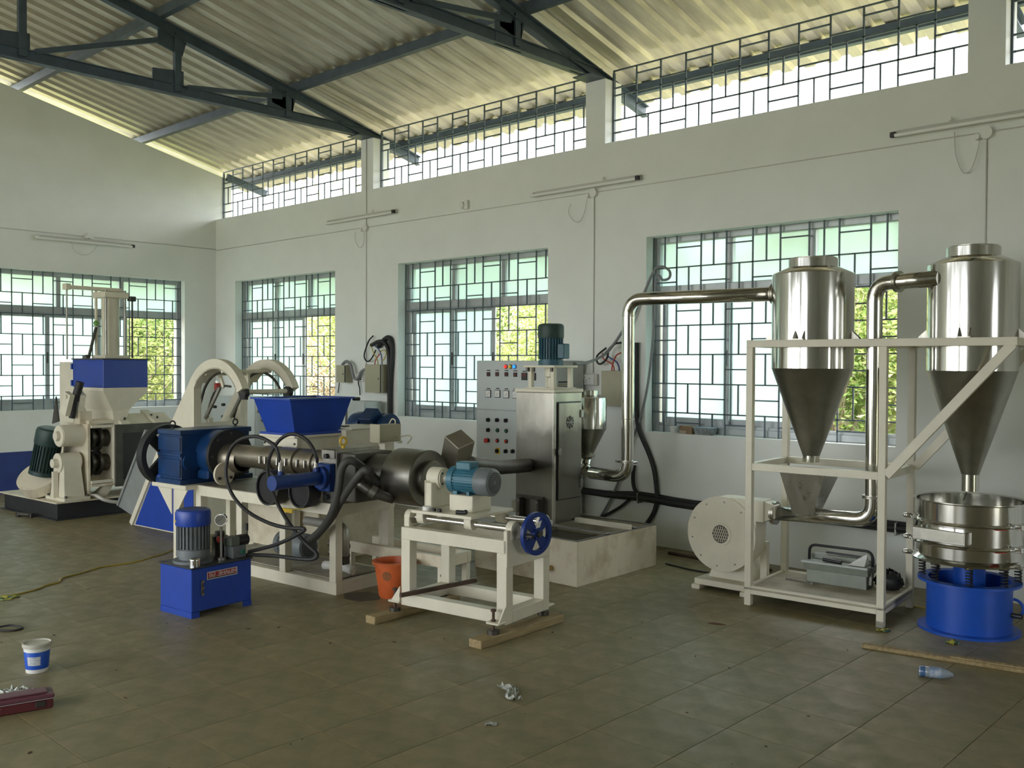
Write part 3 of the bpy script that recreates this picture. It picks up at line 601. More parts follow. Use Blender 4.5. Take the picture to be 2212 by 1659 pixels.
pipe('box_cable', W6, .017, GREYC, 'grey cable sagging between the two khaki boxes', 'cable', 4); pipe('plug_cable', W7, .007, BLACK, 'twisted dark cord hanging from the white socket', 'cable', 4)
pipe('box_cable', W8, .006, BLACK, 'thin black cable below the smaller khaki box', 'cable')
pipe('motor_cable', GC1, .012, GREYC, 'grey cable from the upright motor to the window bars', 'cable', 4); pipe('motor_cable', GC2, .011, GREYC, 'grey cable looped on the bars and dropping beside the steel pipe', 'cable', 4)
pipe('drop_cable', BC1, .020, BLACK, 'thick black cable curving down the wall right of the steel pipe', 'cable', 4); pipe('drop_cable', BC2, .016, BLACK, 'short black cable dropping behind the pipe elbow', 'cable', 4); pipe('drop_cable', BC3, .013, BLACK, 'black cable dropping behind the water bath', 'cable', 4)
t = thing('cable_bundle', 'bundle of black cables strapped along the foot of the long wall', 'cables')
for k, (dy, dz, r_) in enumerate(((.024, 0, .022), (.024, .04, .020), (.060, .015, .022))):
    obj('cable', MB().tube([(-5.6, YB-dy, .40+dz*.3), (-5.0, YB-dy, .375+dz*.5), (-4.6, YB-dy, .38+dz), (-4.1, YB-dy, .36+dz), (-3.3, YB-dy, .375+dz), (-2.6, YB-dy, .38+dz), (-1.2, YB-dy, .37+dz)], r_, 8, 3), BLACK, t)
for x in (-4.62, -3.6, -2.48): obj('strap', B(x-.006, x+.006, YB-.082, YB-.001, .345, .435, .004), STEEL, t)

# ------------------------------------------------------------------ machines: shared builders
FR = {'KN': (-9.151, 3.570, 4.0), 'HO': (-7.655, 4.064, 5.0), 'EX': (-4.982, 3.672, 5.0), 'HY': (-5.123, 2.744, 6.0), 'CA': (-4.239, 3.588, 8.0), 'BA': (-4.012, 4.937, 1.0), 'CF': (-2.971, 5.315, 5.0)}
def Wp(f, x, y, z=0.0):
    ox, oy, a = FR[f]; a = math.radians(a); return (ox + x*math.cos(a) - y*math.sin(a), oy + x*math.sin(a) + y*math.cos(a), z)
def mk(f, name, label, cat, group=None): ox, oy, a = FR[f]; return thing(name, label, cat, (ox, oy, 0), a, group)
def axT(p, d):
    d = Vector(d).normalized(); u = Vector((0, 0, 1)) if abs(d.z) < .9 else Vector((0, 1, 0)); a = u.cross(d).normalized(); b = d.cross(a)
    return Matrix(((a.x, b.x, d.x, p[0]), (a.y, b.y, d.y, p[1]), (a.z, b.z, d.z, p[2]), (0, 0, 0, 1)))
def rounded(pts, rad, n=7):
    P = [Vector(p) for p in pts]; out = [P[0]]
    for i in range(1, len(P)-1):
        a, b, c = P[i-1], P[i], P[i+1]; u = (a-b).normalized(); v = (c-b).normalized(); ang = u.angle(v); t = min(rad / math.tan(ang/2), (a-b).length*.49, (c-b).length*.49)
        p0, p1 = b + u*t, b + v*t
        for k in range(n+1):
            s = k/n; out.append(p0*(1-s)**2 + b*2*s*(1-s) + p1*s*s)
    out.append(P[-1]); return out
def motor(parent, p, d, r, L_, body, cover, box=True, feet=None, boxang=0.0, name='motor'):
    T = axT(p, d); e = obj(name, (lambda m: (setattr(m, 'T', T), m.cyl((0, 0, .04), (0, 0, L_*.66), r*.86, n=28), m.cyl((0, 0, 0), (0, 0, .04), r*1.02, r*1.0, n=28), m)[-1])(MB()), body, parent)
    m = MB(); m.T = T
    for k in range(26):
        a = 2*PI*k/26; c, s = math.cos(a), math.sin(a); w_ = .0035
        q = [(c*r*.84 - s*w_, s*r*.84 + c*w_), (c*r*.84 + s*w_, s*r*.84 - c*w_), (c*r + s*w_, s*r - c*w_), (c*r - s*w_, s*r + c*w_)]
        m.hull4([(x, y, .045) for x, y in q], [(x, y, L_*.66) for x, y in q])
    obj('fins', m, body, e)
    m = MB(); m.T = T; m.lathe([(r*.84, L_*.652), (r*1.03, L_*.65), (r*1.06, L_*.68), (r*1.06, L_*.92), (r*1.0, L_*.975), (r*.86, L_*.995), (r*.80, L_), (0, L_)], n=32); fcv = obj('fan_cover', m, cover, e)
    m = MB(); m.T = T
    for q_ in (.2, .36, .52, .68): m.lathe([(r*q_, L_+.0005), (r*(q_+.07), L_+.0005)], n=28)
    obj('fan_grille', m, BLACKP, fcv)
    if box:
        m = MB(); m.T = T @ Matrix.Rotation(boxang, 4, 'Z'); m.box(r*.8, r*1.42, -r*.55, r*.55, L_*.16, L_*.52, .006); obj('terminal_box', m, body, e)
    if feet:
        m = MB(); m.T = T @ Matrix.Rotation(feet, 4, 'Z'); m.box(r*.75, r*1.12, -r*.9, r*.9, .05, .08); m.box(r*.75, r*1.12, -r*.9, r*.9, L_*.5, L_*.56); obj('feet', m, body, e)
    return e
def bolts(parent, pts, d, r=.012, h=.012, M=None, name='bolt'):
    d = Vector(d).normalized()
    for p in pts: obj(name, MB().cyl(p, Vector(p) + d*h, r, n=6), M or DSTEEL, parent)

# ------------------------------------------------------------------ cyclone stand, cyclones, pipework, blower
t = mk('CF', 'cyclone_stand', 'tall cream steel stand carrying the two stainless cyclones', 'stand')
for x, y in ((0, 0), (.808, 0), (0, .578), (.808, .578)): obj('leg', B(x, x+.042, y, y+.042, 0, 1.612, .002), CREAM, t)
for y in (0, .578): obj('top_rail', B(0, 1.515, y, y+.042, 1.612, 1.657, .002), CREAM, t); obj('middle_rail', B(.042, .808, y+.003, y+.040, .846, .89, .002), CREAM, t)
for x in (0, .58, .808, 1.473): obj('cross_rail', B(x, x+.042, .042, .578, 1.614, 1.655, .002), CREAM, t)
for x in (.003, .811): obj('middle_rail', B(x, x+.036, .042, .578, .846, .89, .002), CREAM, t)
obj('platform', B(.0, .85, .0, .62, .10, .112), mat('dusty_plate', (0.42, 0.38, 0.28), 0.7, var=.3, scale=7), t)
for q in ((.042, .808, 0.002, .03), (.042, .808, .59, .618)): obj('platform_edge', B(q[0], q[1], q[2], q[3], .072, .1225, .002), CREAM, t)
for x in (.003, .822): obj('platform_edge', B(x, x+.025, .042, .578, .072, .1225, .002), CREAM, t)
for y in (.021, .599): obj('brace', MB().beam((.852, y, .875), (1.492, y, 1.622), .040, .050), CREAM, t)
obj('scuff', B(.808, .851, -.0008, .0, .0, .035), mat('bare_scuff', (.35, .33, .28), .7, var=.5, scale=40), t)

def cyclone(name, label, cx, cy, r, zt, lid, zc, zo, zend, ro):
    t = thing(name, label, 'cyclone', Wp('CF', cx, cy), FR['CF'][2], 'stainless cyclones')
    obj('body', MB().lathe([(lid+.012, zt-.058), (r-.004, zt-.097), (r, zt-.102), (r, zc+.003)], n=64), SS, t)
    obj('cone', MB().lathe([(r, zc+.003), (r*.985, zc), (ro, zo)], n=64), SSD, t)
    obj('lid', MB().lathe([(0, zt), (lid-.006, zt), (lid, zt-.004), (lid, zt-.062), (lid+.014, zt-.062)], n=48), SS, t)
    obj('outlet', MB().lathe([(ro, zo), (ro, zend), (ro-.004, zend), (ro-.004, zo)], n=32), SS, t)
    obj('lid_cap', Cy((0, 0, zt), (0, 0, zt+.004), lid*.93, n=40), SSB, t)
    for k in range(4):
        a = PI/2*k - PI/2 + .06; m = MB(); m.T = Matrix.Rotation(a, 4, 'Z')
        for s in (-.028, .028): m.prism([(r-.005, 1.659), (r+.045, 1.659), (r+.040, 1.672), (r-.005, 1.715)], 'y', s-.003, s+.003)
        m.box(r-.005, r+.05, -.034, .034, 1.657, 1.663); obj('bracket', m, SSB, t)
    return t
c1 = cyclone('cyclone_separator', 'nearer stainless cyclone, closest to the wall blower', .305, .305, .25, 2.172, .15, 1.48, .935, .895, .052)
c2 = cyclone('cyclone_separator', 'farther stainless cyclone above the blue vibrating sieve', 1.23, .305, .24, 2.178, .142, 1.472, .885, .79, .047)
obj('wire', MB().tube([(-.01, -.02, .80), (-.02, -.02, .76), (-.03, -.02, .735)], .003, 6, 3), BLACK, c2)
def flange(m, p, d, r, h=.012):
    d = Vector(d).normalized(); p = Vector(p); m.cyl(p - d*h, p - d*.001, r, n=28); m.cyl(p + d*.001, p + d*h, r, n=28)
t = thing('transfer_pipe', 'stainless pipe rising from the small steel hopper to the nearer cyclone', 'pipe')
obj('pipe', MB().tube(rounded([(-4.50, 5.70, .675), (-4.155, 5.70, .665), (-4.160, 5.70, 1.985), (-2.985, 5.70, 1.968)], .13), .047, 28, 1), SS, t)
for a_ in (((-4.157, 5.70, .785), (0, 0, 1), .066, .009), ((-2.985, 5.70, 1.968), (1, 0, 0), .068, .012)): m = MB(); flange(m, *a_); obj('flange', m, SSB, t)
for x in (-4.23, -4.085): obj('clamp_nut', Cy((x, 5.71, .785), (x, 5.66, .785), .011, n=8), STEEL, t)
obj('stub', Cy((-2.973, 5.70, 1.968), (-2.90, 5.70, 1.968), .047, n=28), SS, t)
for z in (1.86, 1.10): obj('weld_seam', MB().torus((-4.158, 5.70, z), .0475, .0022, n=28, m=6), SSB, t)

t = mk('CF', 'return_pipe', 'stainless pipe from the blower past the stand leg up to the farther cyclone', 'pipe')
obj('pipe', MB().tube(rounded([(.085, .30, .548), (.70, .27, .570), (.695, .27, 1.995), (1.10, .135, 1.995)], .11), .046, 28, 1), SS, t)
for a_ in (((.072, .30, .548), (1, 0, 0), .075, .014), ((.697, .27, .712), (0, 0, 1), .060, .009), ((.845, .222, 1.995), (.95, -.31, 0), .063, .010)): m = MB(); flange(m, *a_); obj('flange', m, SSB, t)
hp = MB(); hp.hull4([(.215, .235, .565), (.345, .235, .565), (.345, .365, .565), (.215, .365, .565)], [(.155, .165, .835), (.445, .165, .835), (.445, .445, .835), (.155, .445, .835)])
obj('feed_hopper', hp, SSB, t); m = MB(); m.box(.145, .455, .155, .455, .833, .841); obj('hopper_rim', m, SSB, t)

t = thing('blower', 'round cream centrifugal blower standing left of the cyclone stand', 'blower', (-3.25, 5.50, 0), 2)
R0 = .245; zc = .385; arc = [(R0*math.cos(a), zc + R0*math.sin(a)) for a in [PI/2 + k*(2*PI - PI/2 - .02 + .25)/44 for k in range(45)]]
arc = [(R0*math.cos(a), zc + R0*math.sin(a)) for a in [PI/2 + k*(1.5*PI)/44 for k in range(45)]]
obj('volute', MB().prism(arc + [(R0+.0, .495), (R0+.05, .495), (R0+.05, .63), (0, .63)], 'y', .012, .155), CREAM, t)
obj('front_plate', MB().cyl((0, .012, zc), (0, 0, zc), R0+.004, n=56), CREAM, t)
m = MB(); m.hull4([(.285, .02, .495), (.285, .15, .495), (.285, .15, .63), (.285, .02, .63)], [(.355, .055, .52), (.355, .125, .52), (.355, .125, .60), (.355, .055, .60)]); obj('outlet', m, CREAM, t)
obj('inlet_ring', MB().ring((0, -.006, zc), (0, 0, zc), .076, .060), CREAM, t); obj('inlet_hole', Cy((0, -.001, zc), (0, -.0005, zc), .061, n=32), BLACKP, t)
m = MB()
for k in range(-4, 5):
    o_ = k*.0155
    for s in (-1, 1):
        h_ = math.sqrt(max(0, .060**2 - (o_*.8)**2)); m.beam((o_ - .35*h_*s, -.003, zc - h_*.9), (o_ + .35*h_*s, -.003, zc + h_*.9), .003, .003)
obj('inlet_mesh', m, CREAM, t)
bolts(t, [(.215*math.cos(a), 0, zc + .215*math.sin(a)) for a in [2*PI*k/10 + .2 for k in range(10)]], (0, -1, 0), .006, .006, STEEL)
obj('pedestal', MB().hull4([(-.14, .10, .07), (.18, .10, .07), (.18, .36, .07), (-.14, .36, .07)], [(-.11, .12, .18), (.14, .12, .18), (.14, .36, .22), (-.11, .36, .22)]), CREAM, t)
obj('base_plate', B(-.19, .215, -.01, .38, .03, .07, .003), CREAM, t)
for x in (-.2, .155): obj('channel_foot', B(x, x+.06, -.03, .40, 0, .03, .003), CREAM, t)
motor(t, (0, .16, .35), (0, 1, 0), .10, .27, CREAM, CREAM, name='drive_motor')
obj('frame_post', B(.20, .245, .17, .21, .03, .34), CREAM, t)

# ------------------------------------------------------------------ vibrating sieve
t = thing('vibro_sieve', 'round vibrating sieve with stainless decks on a bright blue drum base', 'sieve', (-1.77, 5.725, 0))
obj('base', MB().lathe([(.270, 0), (.270, .013), (.224, .014), (.224, .275), (.272, .276), (.272, .290), (.216, .290), (.216, .02)], n=64), SIFTB, t)
obj('motor_drum', MB().lathe([(.085, .02), (.085, .375), (0, .375)], n=32), SIFTB, t)
for k in range(8):
    a = 2*PI*k/8 + .3; x, y = .247*math.cos(a), .247*math.sin(a)
    obj('spring', MB().tube([(x + .017*math.cos(q), y + .017*math.sin(q), .292 + .10*i/60) for i, q in [(i, i*2*PI/10) for i in range(61)]], .0045, 6, 1), BLACK, t)
    obj('spring_seat', Cy((x, y, .388), (x, y, .40), .024, n=14), DSTEEL, t)
obj('bottom_deck', MB().lathe([(0, .392), (.20, .394), (.270, .400), (.307, .404), (.310, .412), (.300, .420), (.283, .432), (.283, .500)], n=72), SS, t)
obj('middle_deck', MB().lathe([(.285, .510), (.285, .622)], n=72), SS, t)
obj('top_deck', MB().lathe([(.285, .634), (.285, .735), (.300, .742), (.300, .748), (.281, .742), (.281, .66), (0, .655)], n=72), SS, t)
for z in (.505, .628): obj('clamp_band', MB().lathe([(.286, z-.010), (.309, z-.006), (.312, z), (.309, z+.006), (.286, z+.010)], n=72), SS, t)
for z in (.494, .617): m = MB(); m.T = Matrix.Rotation(math.radians(-42), 4, 'Z'); m.box(.287, .303, -.03, .03, z-.003, z+.001); obj('gasket_end', m, REDP, t)
for z in (.418, .507, .630):
    m = MB(); m.T = Matrix.Rotation(math.radians(200), 4, 'Z'); m.sphere((.325, 0, z), .02, 14, 8, (1.6, .8, .75)); obj('clamp_bolt', m, CHROME, t)
    m = MB(); m.T = Matrix.Rotation(math.radians(-25), 4, 'Z'); m.cyl((.318, -.05, z), (.318, .05, z), .007, n=8); m.box(.305, .345, -.012, .012, z-.014, z+.014, .003); obj('band_screw', m, CHROME, t)
m = MB(); m.T = Matrix.Rotation(math.radians(-98), 4, 'Z'); m.box(.24, .325, -.17, .13, .528, .60, .004); obj('spout', m, SS, t)
m = MB(); m.T = Matrix.Rotation(math.radians(-98), 4, 'Z'); m.box(.3252, .3262, -.12, .12, .541, .590); obj('spout_mouth', m, SSD, t)
m = MB(); m.T = Matrix.Rotation(math.radians(10), 4, 'Z'); m.torus((.226, 0, .15), .05, .008, 'y', 20, 8, -PI/2, PI/2); obj('handle', m, SIFTB, t)
m = MB(); m.T = Matrix.Rotation(math.radians(4), 4, 'Z'); m.cyl((.226, -.02, .12), (.28, -.03, .12), .014, n=10); obj('cable_gland', m, BLACKP, t)

# ------------------------------------------------------------------ water bath and pellet dryer
t = mk('BA', 'water_bath', 'low cream square water tank under the stainless dryer cabinet', 'tank')
obj('side_panel', B(-.96, 0, 0, .010, 0, .305, .002), CREAMD, t); obj('side_panel', B(-.96, 0, .95, .960, 0, .305, .002), CREAMD, t)
obj('side_panel', B(-.010, 0, .010, .95, 0, .305, .002), CREAMD, t); obj('side_panel', B(-.96, -.95, .010, .95, 0, .305, .002), CREAMD, t)
obj('floor_plate', B(-.95, -.01, .01, .95, .03, .04), DSTEEL, t)
WATER = mat('dark_water', (.05, .055, .05), .08, spec=.6); obj('water', B(-.95, -.01, .01, .95, .15, .16), WATER, t)
for q in ((-.96, 0, 0, .03), (-.96, 0, .93, .96)): obj('rim', B(q[0], q[1], q[2], q[3], .305, .310), STEEL, t)
for q in ((-.03, 0), (-.96, -.93)): obj('rim', B(q[0], q[1], .03, .93, .305, .310), STEEL, t)
for y in (.36, .69): obj('support_bar', B(-.955, -.005, y-.022, y+.022, .311, .322, .002), STEEL, t)
obj('support_bar', B(-.50, .0, .60, .64, .311, .345, .002), CREAM, t)
m = MB(); m.cyl((-.22, 0, .10), (-.22, -.05, .10), .016, n=12); m.cyl((-.22, -.05, .10), (-.22, -.075, .10), .02, n=6); m.box(-.235, -.205, -.07, -.03, .117, .124); obj('drain_tap', m, mat('brass', (.45, .33, .14), .4, metal=.9), t)

t = mk('BA', 'pellet_dryer', 'upright dull stainless cabinet with a hatch and a motor on top', 'dryer')
SSG = mat('stained_stainless', (0.44, 0.42, 0.36), 0.34, metal=1.0, col2=(0.30, 0.285, 0.245), scale=1.6, stretch=(2.5, 2.5, .8), edge=(.38, .68), rvar=.05)
X0, X1, Y0, Y1 = -.885, -.510, .365, .700
nt_ = SSG.node_tree; b_ = nt_.nodes['Principled BSDF']; src_ = b_.inputs['Base Color'].links[0].from_socket     # wet grime up to a ragged tide line
tc_ = _n(nt_, 'ShaderNodeTexCoord'); sp_ = _n(nt_, 'ShaderNodeSeparateXYZ'); nz_ = _n(nt_, 'ShaderNodeTexNoise'); nz_.inputs['Scale'].default_value = 7; ad_ = _n(nt_, 'ShaderNodeMath', operation='MULTIPLY_ADD'); ad_.inputs[1].default_value = .28
mr_ = _n(nt_, 'ShaderNodeMapRange'); mr_.inputs[1].default_value = 1.10; mr_.inputs[2].default_value = 1.20; mr_.inputs[3].default_value = .62; mr_.inputs[4].default_value = 0.0
mx_ = _n(nt_, 'ShaderNodeMix', data_type='RGBA'); mx_.inputs[7].default_value = (.11, .105, .09, 1)
nt_.links.new(tc_.outputs['Object'], sp_.inputs[0]); nt_.links.new(tc_.outputs['Object'], nz_.inputs['Vector']); nt_.links.new(nz_.outputs[0], ad_.inputs[0]); nt_.links.new(sp_.outputs[2], ad_.inputs[2]); nt_.links.new(ad_.outputs[0], mr_.inputs[0])
nt_.links.new(mr_.outputs[0], mx_.inputs[0]); nt_.links.new(src_, mx_.inputs[6]); nt_.links.new(mx_.outputs[2], b_.inputs['Base Color'])
obj('housing', B(X0, X1, Y0, Y1, .323, 1.292, .004), SSG, t)
obj('corner_post', B(X1-.014, X1+.004, Y0-.004, Y0+.022, .323, 1.292, .002), SSB, t)
obj('top_plate', B(X0-.008, X1+.008, Y0-.008, Y1+.008, 1.292, 1.318, .003), CREAM, t)
d = obj('hatch', B(X1+.004, X1+.016, .405, .675, .50, 1.215, .003), SSG, t)
obj('hatch_gap', B(X1+.001, X1+.004, .397, .682, .492, 1.225), BLACKP, t)
obj('vent', Cy((X1+.016, .535, 1.07), (X1+.018, .535, 1.07), .045, n=28), DSTEEL, d)
for a in range(4):
    a *= PI/4; obj('vent_bar', MB().beam((X1+.020, .535-.05*math.cos(a), 1.07-.05*math.sin(a)), (X1+.020, .535+.05*math.cos(a), 1.07+.05*math.sin(a)), .004, .006), STEEL, d)
for z in (.60, 1.13): obj('hinge', B(X1+.014, X1+.026, .655, .69, z-.03, z+.03, .003), STEEL, d)
obj('latch', B(X1+.016, X1+.034, .395, .415, .83, .88, .003), STEEL, d)
for x, y in ((-.79, .43), (-.57, .43), (-.79, .63), (-.57, .63)): obj('stand_post', B(x-.016, x+.016, y-.016, y+.016, 1.318, 1.478, .002), CREAM, t)
obj('foot_ring', B(-.82, -.54, .40, .66, 1.318, 1.328, .002), CREAM, t); obj('motor_plate', B(-.835, -.53, .39, .67, 1.478, 1.495, .002), CREAM, t)
obj('shaft_housing', MB().lathe([(.02, 1.318), (.02, 1.40), (.045, 1.41), (.045, 1.478)], (-.68, .53, 0), n=20), CREAM, t)
bolts(t, [(-.80, .40, 1.478), (-.74, .40, 1.478), (-.57, .41, 1.478)], (0, 0, -1), .012, .03, DSTEEL)
motor(t, (-.68, .53, 1.495), (0, 0, 1), .094, .315, TEALD, GREENM, boxang=0.25)
obj('chute', B(-.98, -.886, .42, .60, .36, .45, .003), SSB, t)
m = MB(); m.box(-.80, -.60, .30, .364, .345, .36); m.box(-.80, -.785, .30, .364, .36, .50); m.box(-.62, -.605, .30, .364, .36, .50); m.box(-.86, -.60, .345, .364, .49, .515); obj('gate_frame', m, DSTEEL, t)
bolts(t, [(-.79, .30, .48), (-.612, .30, .48), (-.79, .30, .38), (-.612, .30, .38)], (0, -1, 0), .008, .01, STEEL)

t = thing('dryer_hopper', 'small polished steel hopper behind the dryer cabinet', 'hopper', (-4.635, 5.82, 0))
obj('body', MB().lathe([(0, 1.30), (.085, 1.30), (.085, 1.265), (.10, 1.265), (.148, 1.245), (.151, 1.24), (.151, 1.005)], n=48), SS, t); obj('cone', MB().lathe([(.151, 1.005), (.042, .79)], n=48), SSD, t)
obj('outlet', MB().tube(rounded([(0, 0, .79), (.01, -.03, .70), (.09, -.12, .675)], .05), .042, 20, 1), SS, t); m = MB(); flange(m, (0, 0, .788), (0, 0, 1), .062, .008); obj('flange', m, SSB, t)
m = MB()
m.box(-.06, .06, -.19, -.15, 1.06, 1.16, .004)
obj('mounting_bracket', m, DSTEEL, t)

# ------------------------------------------------------------------ control cabinet
t = thing('control_cabinet', 'light grey control cabinet with knobs, meters and signal lamps by the wall', 'cabinet', (-6.152, 6.10, 0))
GX = lambda x: x + 6.152
obj('body', B(0, .93, .018, .40, 0, 1.535, .004), PANELG, t)
ud = obj('upper_door', B(.002, .928, 0, .018, 1.094, 1.533, .003), PANELG, t); ld = obj('lower_door', B(.002, .928, 0, .018, .06, 1.085, .003), PANELG, t)
METR = mat('meter_face', (.70, .70, .66), .4); DISP = mat('display_red', (.10, .03, .03), .25)
for (x, z), M_ in zip(((-5.779, 1.481), (-5.723, 1.481), (-5.673, 1.481)), (LRED, LYEL, LBLU)):
    obj('lamp_ring', Cy((GX(x), -.008, z), (GX(x), 0, z), .020, n=16), BLACKP, ud); obj('signal_lamp', MB().cyl((GX(x), -.022, z), (GX(x), -.008, z), .012, .016, n=16), M_, ud)
for x, z in ((-5.996, 1.412), (-5.888, 1.413), (-5.774, 1.413), (-5.666, 1.411)):
    obj('controller', B(GX(x)-.021, GX(x)+.021, -.008, 0, z-.019, z+.019, .002), BLACKP, ud); obj('controller_face', B(GX(x)-.016, GX(x)+.016, -.009, -.008, z-.012, z+.014), DISP, ud); obj('name_plate', B(GX(x)-.022, GX(x)+.022, -.003, 0, z+.030, z+.038), BLACKP, ud)
for x, z in ((-5.558, 1.398), (-5.456, 1.397)):
    obj('drive_display', B(GX(x)-.033, GX(x)+.033, -.008, 0, z-.034, z+.032, .002), BLACKP, ud); obj('display_face', B(GX(x)-.026, GX(x)+.026, -.009, -.008, z-.002, z+.025), DISP, ud); obj('name_plate', B(GX(x)-.022, GX(x)+.022, -.003, 0, z+.040, z+.048), BLACKP, ud)
for x, z in ((-5.996, 1.236), (-5.881, 1.238), (-5.773, 1.236), (-5.665, 1.236), (-5.557, 1.236), (-5.45, 1.236)):
    mt = obj('meter', B(GX(x)-.034, GX(x)+.034, -.008, 0, z-.034, z+.034, .002), BLACKP, ud); obj('meter_dial', B(GX(x)-.029, GX(x)+.029, -.009, -.008, z-.029, z+.029), METR, ud); obj('needle', MB().beam((GX(x)-.012, -.0095, z-.016), (GX(x)+.008, -.0095, z+.006), .001, .002), BLACKP, ud); obj('name_plate', B(GX(x)-.020, GX(x)+.020, -.003, 0, z+.043, z+.051), BLACKP, ud)
KN_ = [(-5.993, .999, 0), (-5.881, 1.002, 0), (-5.772, 1.003, 0), (-5.992, .908, 0), (-5.879, .91, 3), (-5.771, .91, 3), (-5.998, .813, 2), (-5.88, .818, 1), (-5.77, .818, 1), (-5.879, .726, 4), (-5.772, .73, 0), (-5.687, .735, 0)]
GRNB = mat('green_button', (.03, .12, .06), .4)
for x, z, k in KN_:
    x = GX(x)
    if k == 4: obj('switch_plate', B(x-.028, x+.028, -.004, 0, z-.028, z+.028, .002), YELLOW, ld)
    obj('knob_base', Cy((x, -.010, z), (x, 0, z), .019, n=16), BLACKP, ld)
    if k in (0, 4): obj('knob', B(x-.006, x+.006, -.034, -.010, z-.016, z+.016, .003), BLACKP, ld)
    elif k == 2: obj('stop_button', MB().lathe([(.012, 0), (.012, .015), (.022, .018), (.022, .030), (.016, .035), (0, .036)], n=20), REDP, ld).matrix_local = axT((x, -.008, z), (0, -1, 0))
    else: obj('push_button', Cy((x, -.018, z), (x, -.010, z), .013, n=16), REDP if k == 1 else GRNB, ld)
for k in range(14): obj('louvre', B(.931, .938, .06, .17, 1.06 + k*.022, 1.072 + k*.022), DSTEEL if k % 2 else KHAKI, t)
obj('plinth', B(.01, .92, .02, .39, -.0, .06), DSTEEL, t)

# ------------------------------------------------------------------ pelletising line
t = mk('EX', 'extruder', 'long plastics extruder with dark blue gearbox on a cream frame', 'extruder')
for y0 in (0, .47):
    obj('top_rail', B(-1.56, 0, y0, y0+.06, .514, .590, .002), CREAM, t); obj('bottom_rail', B(-1.56, 0, y0, y0+.06, 0, .080, .002), CREAM, t)
    for x in (-1.56, -1.063, -.579, -.068): obj('leg', B(x, x+.062, y0+.001, y0+.059, .08, .514, .002), CREAM, t)
for x in (-1.56, -.068): obj('end_rail', B(x, x+.067, .06, .47, .512, .588, .002), CREAM, t); obj('bottom_rail', B(x, x+.066, .06, .47, 0, .078, .002), CREAM, t)
obj('bed_plate', B(-1.56, .0, .0, .53, .588, .594), mat('worn_bed_steel', (.33, .30, .24), .5, metal=.6, var=.3, scale=5), t)
obj('gearbox_table', B(-1.98, -1.53, -.105, .62, .560, .592, .003), CREAM, t)
for x, y in ((-1.76, -.06), (-1.94, .53), (-1.62, .53)): obj('table_leg', B(x, x+.055, y, y+.055, 0, .56, .002), CREAM, t)
for x0, x1 in ((-1.95, -1.76), (-1.705, -1.55)): obj('table_gusset', MB().prism([(x0, .56), (x1, .56), (x1 if x0 < -1.8 else x0, .36)], 'y', -.075, -.068), CREAM, t)
obj('drip_tray', B(-1.5, -.07, .06, .47, .082, .088), mat('dirty_tray', (.45, .42, .34), .7, var=.4, scale=5), t)
g = obj('gearbox', (lambda m: (m.box(-1.90, -1.62, -.09, .53, .62, .985, .012), m.box(-1.93, -1.60, -.105, .545, .594, .63, .004), m.box(-1.91, -1.61, -.10, .54, .80, .825, .003), m.box(-1.91, -1.61, -.10, .54, .96, .998, .006), m)[-1])(MB()), BLUED, t)
obj('rib', B(-1.905, -1.62, -.098, -.09, .84, .95, .004), BLUED, g); obj('rib', B(-1.905, -1.62, -.098, -.09, .65, .78, .004), BLUED, g)
obj('bearing_cap', Cy((-1.62, .0, .76), (-1.60, .0, .76), .075, n=28), BLUED, g)
obj('lantern', (lambda m: (m.cyl((-1.62, .22, .805), (-1.47, .22, .805), .185, n=40), m.box(-1.62, -1.48, .05, .39, .63, .70, .01), m)[-1])(MB()), BLUED, g)
for p in ((-1.83, -.02), (-1.70, .45)): obj('lifting_eye', (lambda m: (m.cyl((p[0], p[1], .998), (p[0], p[1], 1.015), .01, n=8), m.torus((p[0], p[1], 1.035), .022, .006, 'x', 18, 8), m)[-1])(MB()), BLACKP, g)
obj('coupling_flange', MB().ring((-1.47, .22, .805), (-1.435, .22, .805), .195, .08, 40), mat('dark_flange', (.035, .036, .036), .5, metal=.4, var=.3), t)
bolts(t, [(-1.435, .22 + .165*math.cos(a), .805 + .165*math.sin(a)) for a in [2*PI*k/8 for k in range(8)]], (1, 0, 0), .010, .010, DSTEEL)
pu = obj('pulley', MB().ring((-2.01, .02, .79), (-1.935, .02, .79), .235, .195, 48), mat('dark_cast_iron', (.03, .032, .034), .5, metal=.3, var=.3), t)
m = MB(); m.cyl((-2.0, .02, .79), (-1.90, .02, .79), .06, n=24)
for k in range(4):
    a = PI/4 + k*PI/2; m.beam((-1.965, .02 + .05*math.cos(a), .79 + .05*math.sin(a)), (-1.965, .02 + .2*math.cos(a), .79 + .2*math.sin(a)), .03, .075)
obj('spokes', m, MATS['dark_cast_iron'], pu)
BARREL = mat('warm_barrel_steel', (.33, .295, .235), .38, metal=.9, var=.3, scale=6)
ba = obj('barrel', MB().cyl((-1.44, .22, .81), (-.13, .22, .81), .082, n=36), BARREL, t)
for x0, x1 in ((-.98, -.86), (-.80, -.62), (-.58, -.42), (-.39, -.24)):
    hb = obj('heater_band', MB().cyl((x0, .22, .81), (x1, .22, .81), .094, n=36), BARREL, t)
    obj('clamp_screw', (lambda m: [m.cyl((x0+(x1-x0)*q, .118, .785), (x0+(x1-x0)*q, .118, .835), .009, n=8) for q in (.25, .75)] and m)(MB()), CHROME, hb)
obj('thrust_bell', MB().lathe([(.12, 0), (.115, .06), (.09, .16)], n=32), BARREL, t).matrix_local = axT((-1.435, .22, .78), (1, 0, 0))
fp = obj('feed_flange', Cy((-1.36, .10, .68), (-1.34, .10, .68), .085, n=28), CREAMD, t); bolts(fp, [(-1.34, .05, .65), (-1.34, .15, .65)], (1, 0, 0), .012, .012, DSTEEL)
